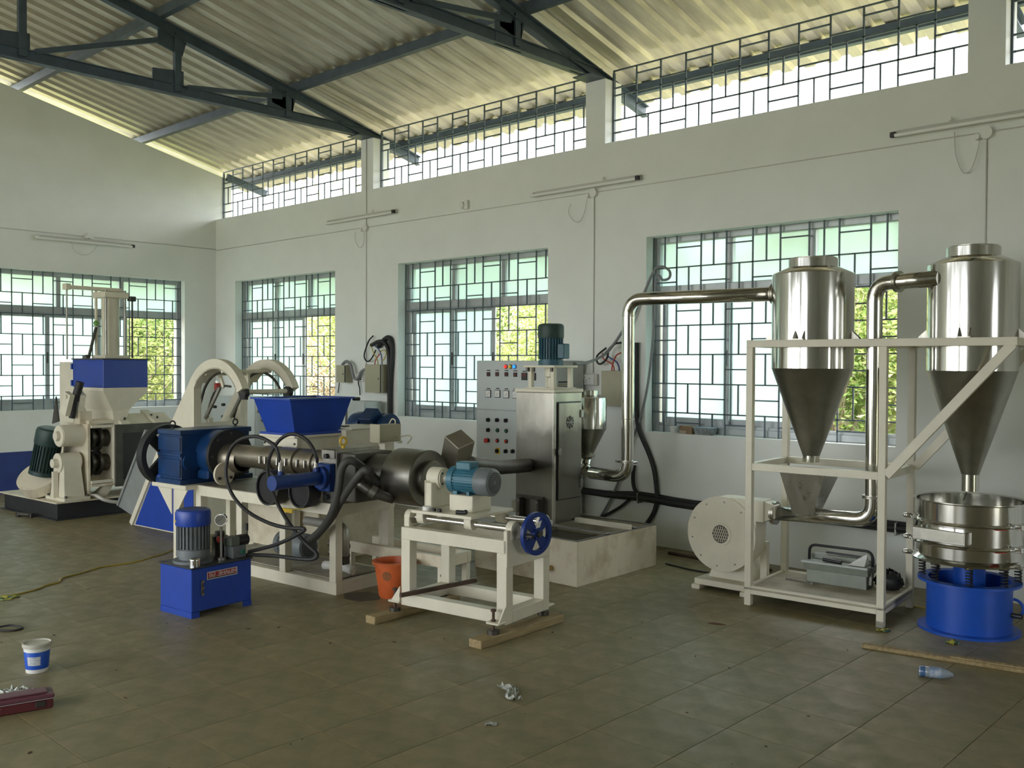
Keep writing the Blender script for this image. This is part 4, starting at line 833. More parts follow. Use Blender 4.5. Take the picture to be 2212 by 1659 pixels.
# screen changer block
bk = obj('screen_changer', B(-.135, 0, 0, .39, .596, .945, .006), STEEL, t, 'steel screen changer block')
obj('cover_plate', B(-.13, -.005, -.012, 0, .885, .94, .002), STEEL, bk)
bolts(bk, [(-.075, 0, .90), (-.075, 0, .635)], (0, -1, 0), .018, .03, BLACKP)
obj('die_head', B(0, .15, .03, .36, .61, .925, .006), DSTEEL, t); obj('die_neck', Cy((.15, .22, .785), (.365, .22, .785), .13, n=32), DSTEEL, t)
obj('lifting_eye', (lambda m: (m.cyl((-.045, .10, .945), (-.045, .10, .965), .013, n=8), m.torus((-.045, .10, .992), .026, .008, 'x', 20, 8), m)[-1])(MB()), YELLOW, t, 'yellow lifting eye')
DRUM = mat('smeared_steel_drum', (.24, .23, .205), .36, metal=1.0, var=.35, scale=4, rvar=.08)
dr = obj('cutter_hood', MB().lathe([(0, 0), (.176, 0), (.178, .004), (.178, .245), (.174, .250), (.115, .250), (.115, .285), (.108, .292), (0, .292)], n=56), DRUM, t, 'large dull steel cutter hood'); dr.matrix_local = axT((.36, .22, .785), (1, 0, 0))
obj('hood_pipe', MB().tube([(.42, .10, .655), (.34, .0, .70), (.26, -.05, .76)], .032, 16, 3), DSTEEL, t); obj('hose_clip', MB().ring((.35, .012, .693), (.325, -.01, .712), .040, .034, 20), STEEL, t)
m = MB(); m.T = Matrix.Translation((.62, .47, .93)) @ Matrix.Rotation(math.radians(32), 4, 'Y') @ Matrix.Rotation(math.radians(20), 4, 'X'); m.box(-.07, .07, -.07, .07, -.10, .12, .004); obj('pellet_chute', m, mat('dull_sheet_steel', (.36, .33, .27), .45, metal=.8, var=.2), t)
# hydraulic cylinder of the screen changer
hc = obj('hydraulic_cylinder', Cy((-.070, -.44, .765), (-.070, -.06, .765), .044, n=28), HBLUE, t, 'blue hydraulic cylinder')
obj('end_cap', Cy((-.070, -.455, .765), (-.070, -.41, .765), .047, n=28), HBLUE, hc); obj('mounting_flange', (lambda m: (m.box(-.135, -.005, -.055, -.0, .675, .855, .006), m.cyl((-.070, -.085, .765), (-.070, -.055, .765), .072, n=32), m)[-1])(MB()), HBLUE, hc)
for y in (-.39, -.105): obj('port', Cy((-.070, y, .80), (-.070, y, .835), .016, n=12), HBLUE, hc); obj('hose_fitting', (lambda m: (m.cyl((-.072, y, .835), (-.072, y, .905), .0125, n=14), m.cyl((-.072, y, .84), (-.072, y, .862), .0165, n=6), m)[-1])(MB()), CHROME, hc)
for x, r_ in ((-.545, .118), (-.215, .105)):
    fc = obj('cooling_fan', MB().lathe([(0, 0), (r_*.86, 0), (r_, .02), (r_, .115), (r_*.9, .115)], n=40), BLACK, t, 'black round cooling fan'); fc.matrix_local = axT((x, -.015, .665), (0, -1, 0))
    obj('fan_mouth', MB().lathe([(r_*.9, .115), (r_*.88, .098), (0, .095)], n=40), mat('matt_black', (.008, .008, .008), .7), fc)
obj('earth_wire', MB().tube(YW, .005, 6, 4), YEL2, t)
obj('warning_tag', B(-.50, -.36, -.064, -.058, .505, .53), YELLOW, t)
# low extension frame, pipework and pump below
for y0 in (.365, .60): obj('low_rail', B(-.30, .60, y0, y0+.04, .197, .272, .002), CREAMD, t)
obj('low_rail', B(.56, .60, .405, .60, .198, .271, .002), CREAMD, t)
for x in (-.30, .55):
    for y0 in (.366, .601): obj('low_leg', B(x, x+.04, y0, y0+.038, 0, .197), CREAM, t)
GALV = mat('galvanised_pipe', (.50, .50, .46), .45, metal=.7, var=.2)
obj('water_pipe', MB().tube(rounded([(-.42, .10, .43), (-.03, .10, .43), (-.03, .10, .24)], .06), .030, 16, 1), GALV, t)
obj('water_valve', (lambda m: (m.cyl((-.20, .12, .30), (-.02, .12, .30), .022, n=12), m.cyl((-.20, .12, .24), (-.02, .12, .24), .02, n=12), m.box(-.06, -.02, .08, .14, .18, .36, .006), m.box(-.14, -.08, .08, .10, .285, .312), m)[-1])(MB()), DSTEEL, t)
obj('valve_handle', (lambda m: (m.cyl((-.16, .085, .27), (-.04, .085, .27), .007, n=8), m.sphere((-.03, .085, .27), .014, 10, 8), m)[-1])(MB()), CHROME, t)
obj('white_pipe', MB().tube([(-.34, .2, .12), (-.15, .18, .14), (-.05, .2, .12)], .03, 12, 3), WHITEP, t)
obj('back_panel', B(-1.50, -1.02, .40, .41, .12, .50), CREAMD, t); obj('screwdriver', (lambda m: (m.cyl((-.98, .03, .31), (-.98, .03, .36), .011, n=8), m.cyl((-.98, .03, .24), (-.98, .03, .31), .004, n=6), m)[-1])(MB()), BLACKP, t)
motor(t, (-.90, .28, .20), (1, 0, 0), .085, .30, GREYM, GREYM, name='pump_motor')

EXL = (FR['EX'][0], FR['EX'][1], 0)
solo('hydraulic_hose', MB().tube(HA, .0115, 12, 5), BLACK, 'black hydraulic hose making the lower left loop over the blue cylinder', 'hose', EXL, 5, 'hydraulic hoses')
solo('hydraulic_hose', MB().tube(HB, .0115, 12, 5), BLACK, 'black hydraulic hose making the right loop beside the steel block', 'hose', EXL, 5, 'hydraulic hoses')
def corrug(P_, r_):
    m = MB(); m.tube(P_, r_, 14, 6)
    return m
CORR = mat('grey_corrugated_hose', (.055, .055, .05), .6, var=.3)
solo('corrugated_hose', corrug(CA, .026), CORR, 'dark grey corrugated hose bending down in front of the steel block', 'hose', EXL, 5, 'corrugated hoses'); solo('corrugated_hose', corrug(CB, .024), CORR, 'dark grey corrugated hose running down beside its twin from the hood', 'hose', EXL, 5, 'corrugated hoses')
pipe('delivery_pipe', [Wp('EX', .66, .52, .86), (-4.50, 4.62, .80), (-4.68, 5.0, .76), (-4.78, 5.297, .74)], .052, DSTEEL, 'dark thick pipe from the hood chute to the dryer cabinet', 'pipe', 5, n=20)

# ------------------------------------------------------------------ force feeder with blue hopper
t = mk('EX', 'feeder', 'cream side feeder with a blue tapered hopper behind the barrel', 'feeder')
hx, hy = -1.03, .58; q4 = lambda a, b, z: [(hx-a, hy-b, z), (hx+a, hy-b, z), (hx+a, hy+b, z), (hx-a, hy+b, z)]
h = obj('hopper', MB().hull4(q4(.165, .215, .99), q4(.212, .295, 1.235), True, False), BLUE, t, 'royal blue tapered feed hopper')
obj('hopper_lining', MB().hull4(q4(.160, .21, .992), q4(.207, .29, 1.236), True, False), SSD, h)
m = MB()
for a, b, c, d_ in ((hx-.23, hx+.23, hy-.315, hy-.29), (hx-.23, hx+.23, hy+.29, hy+.315), (hx-.23, hx-.205, hy-.29, hy+.29), (hx+.205, hx+.23, hy-.29, hy+.29)): m.box(a, b, c, d_, 1.234, 1.246)
obj('hopper_rim', m, BLUE, h); obj('rim_pin', Cy((hx+.21, hy+.315, 1.228), (hx+.21, hy+.375, 1.228), .014, n=10), BLACKP, h)
obj('hopper_flange', B(hx-.20, hx+.20, hy-.25, hy+.25, .972, .990, .002), BLUE, h)
obj('flange_plate', B(hx-.205, hx+.205, hy-.25, hy+.25, .955, .972, .002), CREAM, t)
obj('throat', B(hx-.17, hx+.17, hy-.20, hy+.20, .70, .955, .004), CREAM, t)
obj('bracket_plate', MB().prism([(hx-.20, .955), (hx+.19, .955), (hx+.19, .90), (hx+.16, .84), (hx-.05, .84), (hx-.05, .88), (hx-.20, .88)], 'y', hy-.215, hy-.20), CREAM, t)
bolts(t, [(hx-.18, hy-.215, .905), (hx-.13, hy-.215, .905), (hx-.075, hy-.215, .905), (hx+.165, hy-.215, .91)], (0, -1, 0), .009, .008, DSTEEL)
obj('gear_case', B(hx-.17, hx+.25, hy+.20, hy+.72, .62, .995, .006), CREAM, t); obj('case_top', B(hx-.17, hx+.26, hy+.255, hy+.73, .995, 1.003, .002), CREAM, t)
obj('case_vent', B(hx-.10, hx+.05, hy+.36, hy+.42, 1.003, 1.012), BLACKP, t)
obj('pedestal', B(hx-.15, hx+.2, hy-.02, hy+.65, .0, .62, .006), CREAMD, t)
motor(t, (hx+.02, hy+.90, .965), (-1, 0, 0), .12, .42, BLUED, BLUED, boxang=.8, name='feeder_motor')
jb = thing('terminal_case', 'khaki terminal case perched over the extruder die with cables', 'electrical box', Wp('EX', -.08, .55), 5)
obj('case', B(-.12, -.03, -.05, .15, .955, 1.075, .004), KHAKI, jb); obj('case_lid', B(-.125, -.025, -.064, -.05, .95, 1.08, .003), KHAKI, jb); obj('bracket', B(-.10, -.04, .0, .03, .0, .955), CREAM, jb)
WIRE = mat('pale_wire', (.50, .46, .33), .5)
for k, P_ in enumerate(([(-.09, -.03, .955), (-.11, -.15, .88), (-.02, -.30, .90), (.09, -.46, .86)], [(-.04, .10, .955), (.05, .06, .95), (.14, -.02, .97), (.18, -.1, .97)], [(-.03, .12, .98), (.06, .12, 1.0), (.14, .08, .99), (.2, -.02, .96)], [(-.10, .1, 1.075), (-.07, .1, 1.11), (-.04, .1, 1.10), (-.04, .1, 1.075)])): obj('wire', MB().tube(P_, .005, 6, 4), WIRE, jb)

# ------------------------------------------------------------------ cutter carriage with handwheel
t = mk('CA', 'cutter_carriage', 'cream cutter trolley with rails, teal motor and blue handwheel', 'trolley')
for y0 in (0, .365):
    obj('top_rail', B(0, .755, y0, y0+.065, .475, .547, .002), CREAM, t); obj('bottom_rail', B(.0, .755, y0, y0+.065, .09, .158, .002), CREAM, t)
    for x in (0, .69): obj('leg', B(x, x+.066, y0+.001, y0+.064, .158, .475, .002), CREAM, t)
for x in (0, .69): obj('end_rail', B(x, x+.065, .065, .365, .476, .545, .002), CREAM, t); obj('bottom_rail', B(x, x+.065, .065, .365, .091, .157, .002), CREAM, t)
obj('end_plate', B(.735, .76, .0, .43, .40, .60, .003), CREAM, t)
for y0 in (.03, .33):
    obj('slide_rod', Cy((.03, y0+.045, .60), (.80 if y0 > .1 else .75, y0+.045, .60), .0165, n=20), CHROME, t)
    for x in (-.005, .725): obj('rod_bracket', (lambda m: (m.box(x, x+.04, y0, y0+.09, .547, .60, .003), m.cyl((x, y0+.045, .60), (x+.04, y0+.045, .60), .043, n=24), m)[-1])(MB()), CREAM, t)
cp = obj('carriage_plate', B(.06, .50, .02, .43, .632, .650, .002), CREAM, t)
for x in (.08, .43):
    for y0 in (.03, .33): obj('slide_block', (lambda m: (m.box(x, x+.05, y0+.01, y0+.08, .60, .632, .003), m.ring((x, y0+.045, .60), (x+.05, y0+.045, .60), .034, .0172, 24), m)[-1])(MB()), CREAM, cp)
mb_ = obj('motor_base', B(.255, .425, .13, .31, .650, .745, .004), CREAM, t)
motor(t, (.215, .22, .822), (1, 0, 0), .077, .30, TEAL, GREYM, boxang=PI/2, feet=-PI/2)
bh = obj('bearing_housing', (lambda m: (m.cyl((.055, .22, .822), (.145, .22, .822), .062, n=32), m.box(.075, .12, .13, .31, .650, .80, .004), m.box(.060, .067, .14, .15, .65, .81), m.box(.060, .075, .285, .297, .65, .81), m)[-1])(MB()), CREAM, t)
obj('bearing_cover', Cy((.145, .22, .822), (.153, .22, .822), .055, n=28), CREAM, bh); bolts(bh, [(.153, .22 + .044*math.cos(a), .822 + .044*math.sin(a)) for a in [PI/4 + k*PI/2 for k in range(4)]], (1, 0, 0), .006, .006, BLACKP)
obj('coupling', (lambda m: (m.cyl((.153, .22, .822), (.177, .22, .822), .026, n=16), m.cyl((.177, .22, .822), (.187, .22, .822), .016, n=16), m.cyl((.187, .22, .822), (.221, .22, .822), .03, n=16), m)[-1])(MB()), CREAM, t)
hw = obj('handwheel', MB(), BLUE, t)
m = MB(); r_ = .118
m.ring((-.012, 0, 0), (.012, 0, 0), r_, r_*.78, 40); m.cyl((-.016, 0, 0), (.02, 0, 0), .034, n=20)
for k in range(4):
    a0 = PI/4 + k*PI/2
    c_, s_ = math.cos(a0), math.sin(a0); nx, ny = -s_, c_
    i0_, o0_ = .02, r_*.84
    q = [(c_*i0_ - nx*.016, s_*i0_ - ny*.016), (c_*o0_ - nx*.034, s_*o0_ - ny*.034), (c_*o0_ + nx*.034, s_*o0_ + ny*.034), (c_*i0_ + nx*.016, s_*i0_ + ny*.016)]
    m.prism(q, 'x', -.008, .008)
me = m.mesh('handwheel'); me.materials.append(mat('navy_paint', (.008, .035, .21), .4, var=.15)); hw.data = me; hw.location = (.845, .155, .575); hw.rotation_euler = (0, 0, math.radians(-8))
obj('wheel_hub', Cy((.018, 0, 0), (.032, 0, 0), .02, n=6), DSTEEL, hw); obj('wheel_handle', Cy((.0, -.095, .0), (.06, -.095, .0), .011, n=12), BLACKP, hw); obj('paper_tag', MB().prism([(-.02, .03), (.0, .065), (.03, .07), (.015, .035)], 'x', .013, .014), WHITEP, hw)
obj('lead_screw', Cy((.5, .155, .575), (.835, .155, .575), .012, n=12), STEEL, t)
for k, (x, y) in enumerate(((-.055, -.0), (.70, -.05), (.70, .44), (-.055, .44))):
    sy = -1 if y < .2 else 1
    p = obj('foot_bracket', B(x-.03, x+.055, y-.02, y+.05, .10, .112, .003), CREAM, t)
    obj('levelling_bolt', (lambda m: (m.cyl((x, y+.01, .062), (x, y+.01, .17), .0085, n=10), m.cyl((x, y+.01, .165), (x, y+.01, .178), .015, n=6), m.cyl((x, y+.01, .112), (x, y+.01, .122), .014, n=6), m)[-1])(MB()), RUST, t); obj('foot_pad', Cy((x, y+.01, .045), (x, y+.01, .066), .034, n=20), DSTEEL, t)
for x, y in ((-.02, 0), (.72, 0)): obj('foot_gusset', MB().prism([(x-.045 if x < .3 else x-.02, .112), (x+.02, .112), (x+.02, .20)], 'y', -.012, -.004) if x < .3 else MB().prism([(-.06, .112), (0, .112), (0, .19)], 'x', .745, .753), CREAM, t)
for x, y in ((.20, .06), (.23, .07), (.25, .05)): bolts(t, [(x, y, .650)], (0, 0, 1), .012, .016, BLACKP)
solo('paper_roll', MB().ring((0, 0, 0), (0, 0, .022), .028, .015, 24), WHITEP, 'small white tape roll lying on the trolley plate', 'tape roll', Wp('CA', .14, .07, .650))
m = MB(); m.cyl((0, 0, .012), (.05, .015, .012), .012, n=8); m.sphere((.055, .016, .014), .014, 10, 6); solo('loose_bolt', m, BLACKP, 'black bolt lying on the corner of the trolley plate', 'bolt', Wp('CA', .37, .05, .650), 8)
solo('timber_block', MB().box(-.045, .045, -.36, .36, 0, .045, .004), WOOD, 'nearer timber packing piece under the trolley feet', 'timber', Wp('CA', .72, .17), 3, 'timber packing')
solo('timber_block', MB().box(-.04, .04, -.36, .36, 0, .045, .004), WOOD, 'farther timber packing piece under the trolley by the orange bucket', 'timber', Wp('CA', -.055, .19), 3, 'timber packing')
solo('iron_bar', MB().box(-.012, .012, -.285, .285, 0, .022), RUST, 'dark iron bar lying across the lower rails of the trolley', 'bar', Wp('CA', .127, .20, .1585), -4)

# ------------------------------------------------------------------ tipping hoist
t = mk('HO', 'tipping_hoist', 'cream and blue skip hoist with two curved guide arches', 'hoist')
CX_, CZ_, RO, RI = .40, 1.105, .430, .345
arc = lambda r_, a0, a1, n=20: [(CX_ + r_*math.cos(math.radians(a0 + (a1-a0)*k/n)), CZ_ + r_*math.sin(math.radians(a0 + (a1-a0)*k/n))) for k in range(n+1)]
for k, y0 in enumerate((0.0, .515)):
    y1 = y0 + .035
    pl = obj('side_plate', MB().prism([(-.905, 0), (.10, 0), (.10, 1.335), (CX_-RO*.86, 1.335), (-.262, .961)], 'y', y0, y1), CREAM, t)
    obj('guide_arch', MB().strip(arc(RO, 150, 26), arc(RI, 150, 26), 'y', y0-.004, y1+.03), CREAM, t)
    obj('arch_flange', MB().strip(arc(RI+.012, 140, 30), arc(RI, 140, 30), 'y', y0-.004, y1+.075), CREAM, t)
    if k == 0:
        obj('blue_panel', MB().prism([(-.83, 0.01), (.095, .01), (.095, .66), (-.405, .66)], 'y', y0-.006, y0), BLUE, t, 'royal blue lower panel')
        obj('edge_strip', MB().beam((-.885, -.012, .01), (-.27, -.012, .92), .018, .05), CREAM, t)
for y0, y1 in ((0.035, .075), (.475, .515)): obj('portal_post', B(.055, .10, y0, y1, .98, 1.335, .002), CREAM, t)
obj('portal_sill', B(.055, .10, .035, .515, .90, .98, .002), CREAM, t); obj('end_plate', B(.07, .098, .035, .515, 0, .90), CREAM, t)
for (x, z, r_) in ((.22, 1.415, .022), (.735, 1.262, .020), (.46, 1.43, .016)): obj('cross_tube', Cy((x, .03, z), (x, .53, z), r_, n=16), CREAM, t)
for y in (.05, .50):
    obj('sprocket', (lambda m: (m.cyl((.735, y-.02, 1.255), (.735, y+.02, 1.255), .048, n=18), m.box(.70, .77, y-.015, y+.015, 1.20, 1.26), m)[-1])(MB()), BLACK, t)
    obj('chain', MB().tube([(CX_ + (RI-.03)*math.cos(math.radians(a)), y+.03*(1 if y < .2 else -1), CZ_ + (RI-.03)*math.sin(math.radians(a))) for a in range(25, 160, 9)] + [(.09, y+.03*(1 if y < .2 else -1), 1.18), (.0, y+.03*(1 if y < .2 else -1), 1.0)], .012, 6, 2), DSTEEL, t)
obj('chain', MB().tube([(.06, .16, .99), (.08, .16, 1.10), (.16, .16, 1.24), (.28, .16, 1.30), (.40, .16, 1.30)], .010, 6, 3), DSTEEL, t)
obj('guide_track', MB().beam((.12, .10, 1.02), (.33, .10, 1.29), .018, .028), STEEL, t); obj('guide_track', MB().beam((.12, .36, 1.02), (.33, .36, 1.29), .018, .028), STEEL, t)
obj('link_bar', MB().beam((.24, .16, 1.41), (.30, .16, 1.29), .02, .03), CREAM, t); obj('link_bar', MB().beam((.45, .30, 1.42), (.45, .30, 1.31), .02, .03), CREAM, t)
ls = obj('limit_switch', B(.06, .10, .225, .275, 1.255, 1.325, .006), REDP, t, 'red limit switch'); obj('switch_cap', Cy((.08, .25, 1.325), (.08, .25, 1.345), .018, n=12), CHROME, ls)
for y in (.17, .38): obj('shaft_block', B(.062, .10, y-.025, y+.025, .98, 1.02, .004), CREAM, t)
sk = obj('skip_bucket', MB().prism([(-1.24, .13), (-.93, .05), (-.46, .72), (-.55, .86), (-.74, .88)], 'y', .06, .49), mat('grey_sheet', (.30, .32, .31), .5, metal=.3, var=.15), t, 'grey sheet-metal skip bucket')
obj('bucket_rim', MB().beam((-1.24, .055, .14), (-.745, .055, .88), .02, .025), MATS['grey_sheet'], sk)

# ------------------------------------------------------------------ dispersion kneader
t = mk('KN', 'kneader', 'tall cream kneader press with a blue ram box and pressure cylinder', 'kneader')
obj('base_frame', (lambda m: (m.box(-1.24, -.10, .03, 1.40, .012, .16), m.box(-1.27, -.07, .0, 1.43, 0, .012), m)[-1])(MB()), mat('black_base_paint', (.03, .032, .034), .5, var=.3), t)
obj('deck_plate', B(-1.29, -.06, .0, 1.42, .16, .175, .003), CREAMD, t)
ch = obj('chamber', B(-.74, -.10, .62, 1.20, .29, .87, .01), CREAMD, t)
obj('chamber_frame', (lambda m: (m.box(-.10, -.07, .60, 1.24, .27, .335), m.box(-.10, -.07, .60, 1.24, .80, .885), m.box(-.10, -.07, .60, .67, .335, .80), m.box(-.10, -.07, 1.15, 1.24, .335, .80), m)[-1])(MB()), mat('bare_grey_steel', (.095, .095, .08), .5, metal=.5, var=.3), ch)
obj('chamber_mouth', B(-.10, -.085, .67, 1.15, .335, .80), BLACKP, ch)
obj('gear_plate', B(-.62, -.12, .335, .365, .20, .90, .004), CREAMD, t)
obj('gear_plate', B(-.135, -.10, .365, .62, .315, .345, .003), CREAM, t); obj('gear_plate', B(-.70, -.10, .365, .62, .285, .31), CREAMD, t)
obj('top_tie', B(-.14, -.10, .365, .62, .86, .885, .003), CREAM, t); obj('side_post', B(-.135, -.095, .585, .62, .30, .87, .003), CREAM, t)
for z in (.745, .50):
    obj('rotor_shaft', Cy((-.30, .36, z), (-.30, .63, z), .085, n=24), DSTEEL, t)
    for y in (.42, .50): obj('dust_stop', MB().ring((-.30, y, z), (-.30, y+.03, z), .125, .09, 28), DSTEEL, t)
bz = obj('bearing_housing', Cy((-.25, .12, .79), (-.25, .335, .79), .105, n=32), CREAM, t); obj('bearing_cap', (lambda m: (m.cyl((-.25, .08, .79), (-.25, .12, .79), .045, n=20), m.ring((-.25, .112, .79), (-.25, .122, .79), .10, .05, 32), m)[-1])(MB()), CREAM, bz)
pz = obj('bearing_pedestal', (lambda m: (m.cyl((-.25, .10, .53), (-.25, .30, .53), .095, n=32), m.hull4([(-.40, .10, .175), (-.10, .10, .175), (-.10, .30, .175), (-.40, .30, .175)], [(-.345, .12, .53), (-.155, .12, .53), (-.155, .28, .53), (-.345, .28, .53)]), m.box(-.45, -.06, .08, .33, .175, .205), m)[-1])(MB()), CREAM, t)
obj('bearing_cap', (lambda m: (m.cyl((-.25, .05, .53), (-.25, .10, .53), .042, n=20), m.box(-.27, -.23, .055, .10, .20, .45), m)[-1])(MB()), CREAM, pz)
bolts(t, [(-.43, .1, .205), (-.08, .1, .205), (-.43, .31, .205), (-.08, .31, .205)], (0, 0, 1), .014, .02, DSTEEL)
mo = motor(t, (-.56, .10, .40), (.22, .10, 1), .125, .47, GREENM, GREENM, boxang=2.4, name='main_motor')
obj('belt_guard', (lambda m: (setattr(m, 'T', axT((-.62, .13, .36), (.25, -.55, .80))), m.cyl((0, 0, -.06), (0, 0, .05), .23, n=40), m)[-1])(MB()), CREAMD, t)
obj('guard_foot', (lambda m: (m.box(-.78, -.66, .05, .14, .175, .30, .004), m.box(-.62, -.55, .05, .16, .175, .22, .004), m)[-1])(MB()), CREAM, t)
obj('support_column', B(-1.08, -.76, .52, .66, .175, 1.505, .004), CREAM, t)
th = MB(); th.add([(-.75, .50, 1.25), (-.13, .50, 1.25), (-.13, .97, 1.25), (-.75, .97, 1.25), (-.68, .62, .87), (-.14, .62, .87), (-.14, .72, .87), (-.68, .72, .87), (-.13, .50, 1.22), (-.13, .97, 1.21), (-.14, .78, 1.03), (-.68, .78, 1.03), (-.75, .97, 1.21), (-.14, .60, 1.02), (-.68, .60, 1.02), (-.75, .50, 1.22)],
    [(3, 2, 9, 12), (12, 9, 10, 11), (11, 10, 6, 7), (0, 15, 8, 1), (15, 14, 13, 8), (14, 4, 5, 13), (1, 8, 9, 2), (8, 13, 10, 9), (13, 5, 6, 10), (0, 3, 12, 15), (15, 12, 11, 14), (14, 11, 7, 4), (0, 1, 2, 3), (4, 7, 6, 5)])
obj('throat', th, CREAM, t)
obj('ram_box', B(-.75, -.13, .50, .97, 1.25, 1.53, .004), BLUE, t, 'royal blue ram box'); obj('box_lid', B(-.76, -.12, .49, .98, 1.53, 1.542), mat('dark_lid', (.05, .05, .05), .5), t)
for z in (1.29, 1.46): obj('hinge', B(-.775, -.75, .49, .54, z-.03, z+.03), BLUE, t)
cy_ = obj('pressure_cylinder', MB().lathe([(.085, 1.57), (.085, 2.16)], (-.40, .72, 0), n=32), CREAM, t)
for x, y in ((-.50, .62), (-.30, .62), (-.30, .82), (-.50, .82)): obj('tie_rod', Cy((x, y, 1.545), (x, y, 2.235), .014, n=10), CREAM if x < -.4 else STEEL, cy_)
obj('cylinder_foot', B(-.53, -.27, .59, .85, 1.542, 1.575, .004), CREAM, cy_); obj('cylinder_head', B(-.53, -.27, .59, .85, 2.155, 2.215, .006), CREAM, cy_)
obj('head_arm', B(-.44, -.37, .26, .84, 2.225, 2.26, .003), CREAM, cy_); obj('arm_end', B(-.445, -.365, .25, .30, 2.215, 2.275, .003), CREAM, cy_); obj('guide_rod', Cy((-.405, .275, 1.53), (-.405, .275, 2.22), .009, n=8), STEEL, t)
obj('air_pipe', (lambda m: (m.cyl((-.30, .90, 1.55), (-.30, .90, 2.13), .009, n=8), m.box(-.33, -.27, .86, .93, 2.13, 2.18, .006), m)[-1])(MB()), BLACKP, t)
obj('lever', (lambda m: (m.beam((-.52, .55, 1.545), (-.46, .60, 1.86), .018, .03), m.sphere((-.52, .53, 1.55), .03, 12, 8), m)[-1])(MB()), DSTEEL, t); obj('lever_knob', MB().sphere((-.46, .60, 1.90), .028, 12, 8), mat('green_knob', (.15, .35, .08), .5), t)
obj('clevis', (lambda m: (m.beam((-.28, .19, 1.0), (-.20, .20, 1.20), .05, .10), m.beam((-.28, .33, 1.0), (-.20, .32, 1.20), .05, .10), m.cyl((-.21, .16, 1.17), (-.21, .36, 1.17), .022, n=12), m)[-1])(MB()), CREAM, t)
obj('tilt_cylinder', (lambda m: (m.cyl((-.22, .26, 1.13), (-.17, .29, 1.31), .038, n=16), m.cyl((-.26, .25, .96), (-.22, .26, 1.13), .03, n=16), m)[-1])(MB()), BLACK, t)
obj('spike_guard', MB().prism([(-.44, .90), (-.30, .93), (-.36, 1.17)], 'y', .14, .152), DSTEEL, t)
obj('back_stack', (lambda m: (m.box(-.40, -.14, .36, .62, .90, .93), m.box(-.33, -.2, .30, .42, .90, 1.02), m)[-1])(MB()), CREAMD, t)
cv = obj('top_cover', MB().hull4([(-.70, .62, .872), (-.09, .62, .872), (-.09, 1.25, .872), (-.70, 1.25, .872)], [(-.70, .66, .90), (-.30, .70, .98), (-.30, 1.25, .98), (-.70, 1.25, .90)]), CREAM, t)
for y in (.66, 1.02): obj('cover_rib', MB().hull4([(-.36, y, .90), (-.08, y, .875), (-.08, y+.09, .875), (-.36, y+.09, .90)], [(-.36, y, 1.01), (-.08, y, .905), (-.08, y+.09, .905), (-.36, y+.09, 1.01)]), CREAM, cv)
bolts(cv, [(-.2, .70, .945), (-.13, .72, .93), (-.22, 1.06, .95), (-.14, 1.08, .93)], (.4, 0, 1), .012, .02, DSTEEL)
obj('drain_hose', MB().tube([(-.20, .34, .19), (-.09, .40, .20), (-.02, .45, .16), (-.01, .60, .12), (-.03, .85, .11), (-.06, 1.05, .13)], .018, 10, 4), mat('milky_hose', (.55, .53, .48), .4), t)
obj('brace', MB().hull4([(-.30, .44, .175), (-.16, .44, .175), (-.16, .55, .175), (-.30, .55, .175)], [(-.20, .54, .30), (-.12, .54, .30), (-.12, .60, .30), (-.20, .60, .30)]), CREAM, t)
m = MB(); m.cyl((0, 0, .025), (.13, .03, .025), .018, n=10); m.box(-.04, .0, -.02, .02, 0, .04, .004); m.box(.13, .17, .01, .05, 0, .045, .004); solo('pipe_fitting', m, DSTEEL, 'dark pipe fitting on the floor before the kneader base', 'fitting', Wp('KN', -.60, -.10), 10)

# grey cabinet behind the hoist
t = thing('auxiliary_cabinet', 'pale grey cabinet standing behind the skip hoist', 'cabinet', (-9.62, 5.40, 0), 0)
obj('body', B(0, .90, 0, .40, .05, 1.14, .004), PANELG, t); dd = obj('door', B(.005, .895, -.015, 0, .07, 1.13, .003), PANELG, t)
for x, z in ((.12, 1.02), (.30, 1.05), (.30, .92)): obj('knob', Cy((x, -.05, z), (x, -.015, z), .016, n=12), BLACKP, dd)
for x, z in ((.10, 1.05), (.04, 1.0), (.08, .90)): obj('knob', Cy((.90, x, z), (.935, x, z), .016, n=12), BLACKP, t)
obj('plinth', B(.02, .88, .02, .38, 0, .05), DSTEEL, t)
t = thing('relay_cabinet', 'small pale grey box behind the blue hopper under the socket', 'cabinet', (-8.27, 6.25, 0))
obj('body', B(0, .30, 0, .22, .0, 1.10, .004), PANELG, t); obj('door', B(.004, .296, -.012, 0, .02, 1.09, .003), PANELG, t); obj('side_gap', B(-.09, 0, .03, .2, 0, 1.04), DSTEEL, t)

# ------------------------------------------------------------------ hydraulic power pack
t = mk('HY', 'power_pack', 'blue hydraulic power pack with an upright motor and red name plate', 'power pack')
tk = obj('tank', B(-.318, 0, 0, .425, .035, .290, .004), BLUE, t); obj('skirt', B(-.316, -.002, .001, .012, .0, .036), BLUE, t); obj('tank_top', B(-.325, .006, -.006, .432, .290, .300, .002), mat('oily_lid', (.04, .045, .05), .35, var=.3), t)
for x in (-.318, -.012): obj('foot', B(x, x+.012, 0, .055, 0, .035), BLUE, t); obj('foot', B(x, x+.012, .37, .425, 0, .035), BLUE, t)
LAB = obj('name_plate', B(0, .003, .105, .318, .213, .258), mat('red_label', (.30, .03, .03), .45), t, 'red name plate')
for q in ((.105, .318, .2545, .258), (.105, .318, .213, .2165), (.105, .1085, .213, .258), (.3145, .318, .213, .258)): obj('label_border', B(.003, .0036, *q), WHITEP, LAB)
obj('label_foot', B(.003, .0036, .109, .314, .2165, .2215), BLACKP, LAB)
LTX = mat('label_white', (.62, .55, .52), .5)
fcu = bpy.data.curves.new('label_text', 'FONT'); fcu.body = 'SHALIN'; fcu.size = .026; fcu.extrude = .0003; fcu.offset = .0005
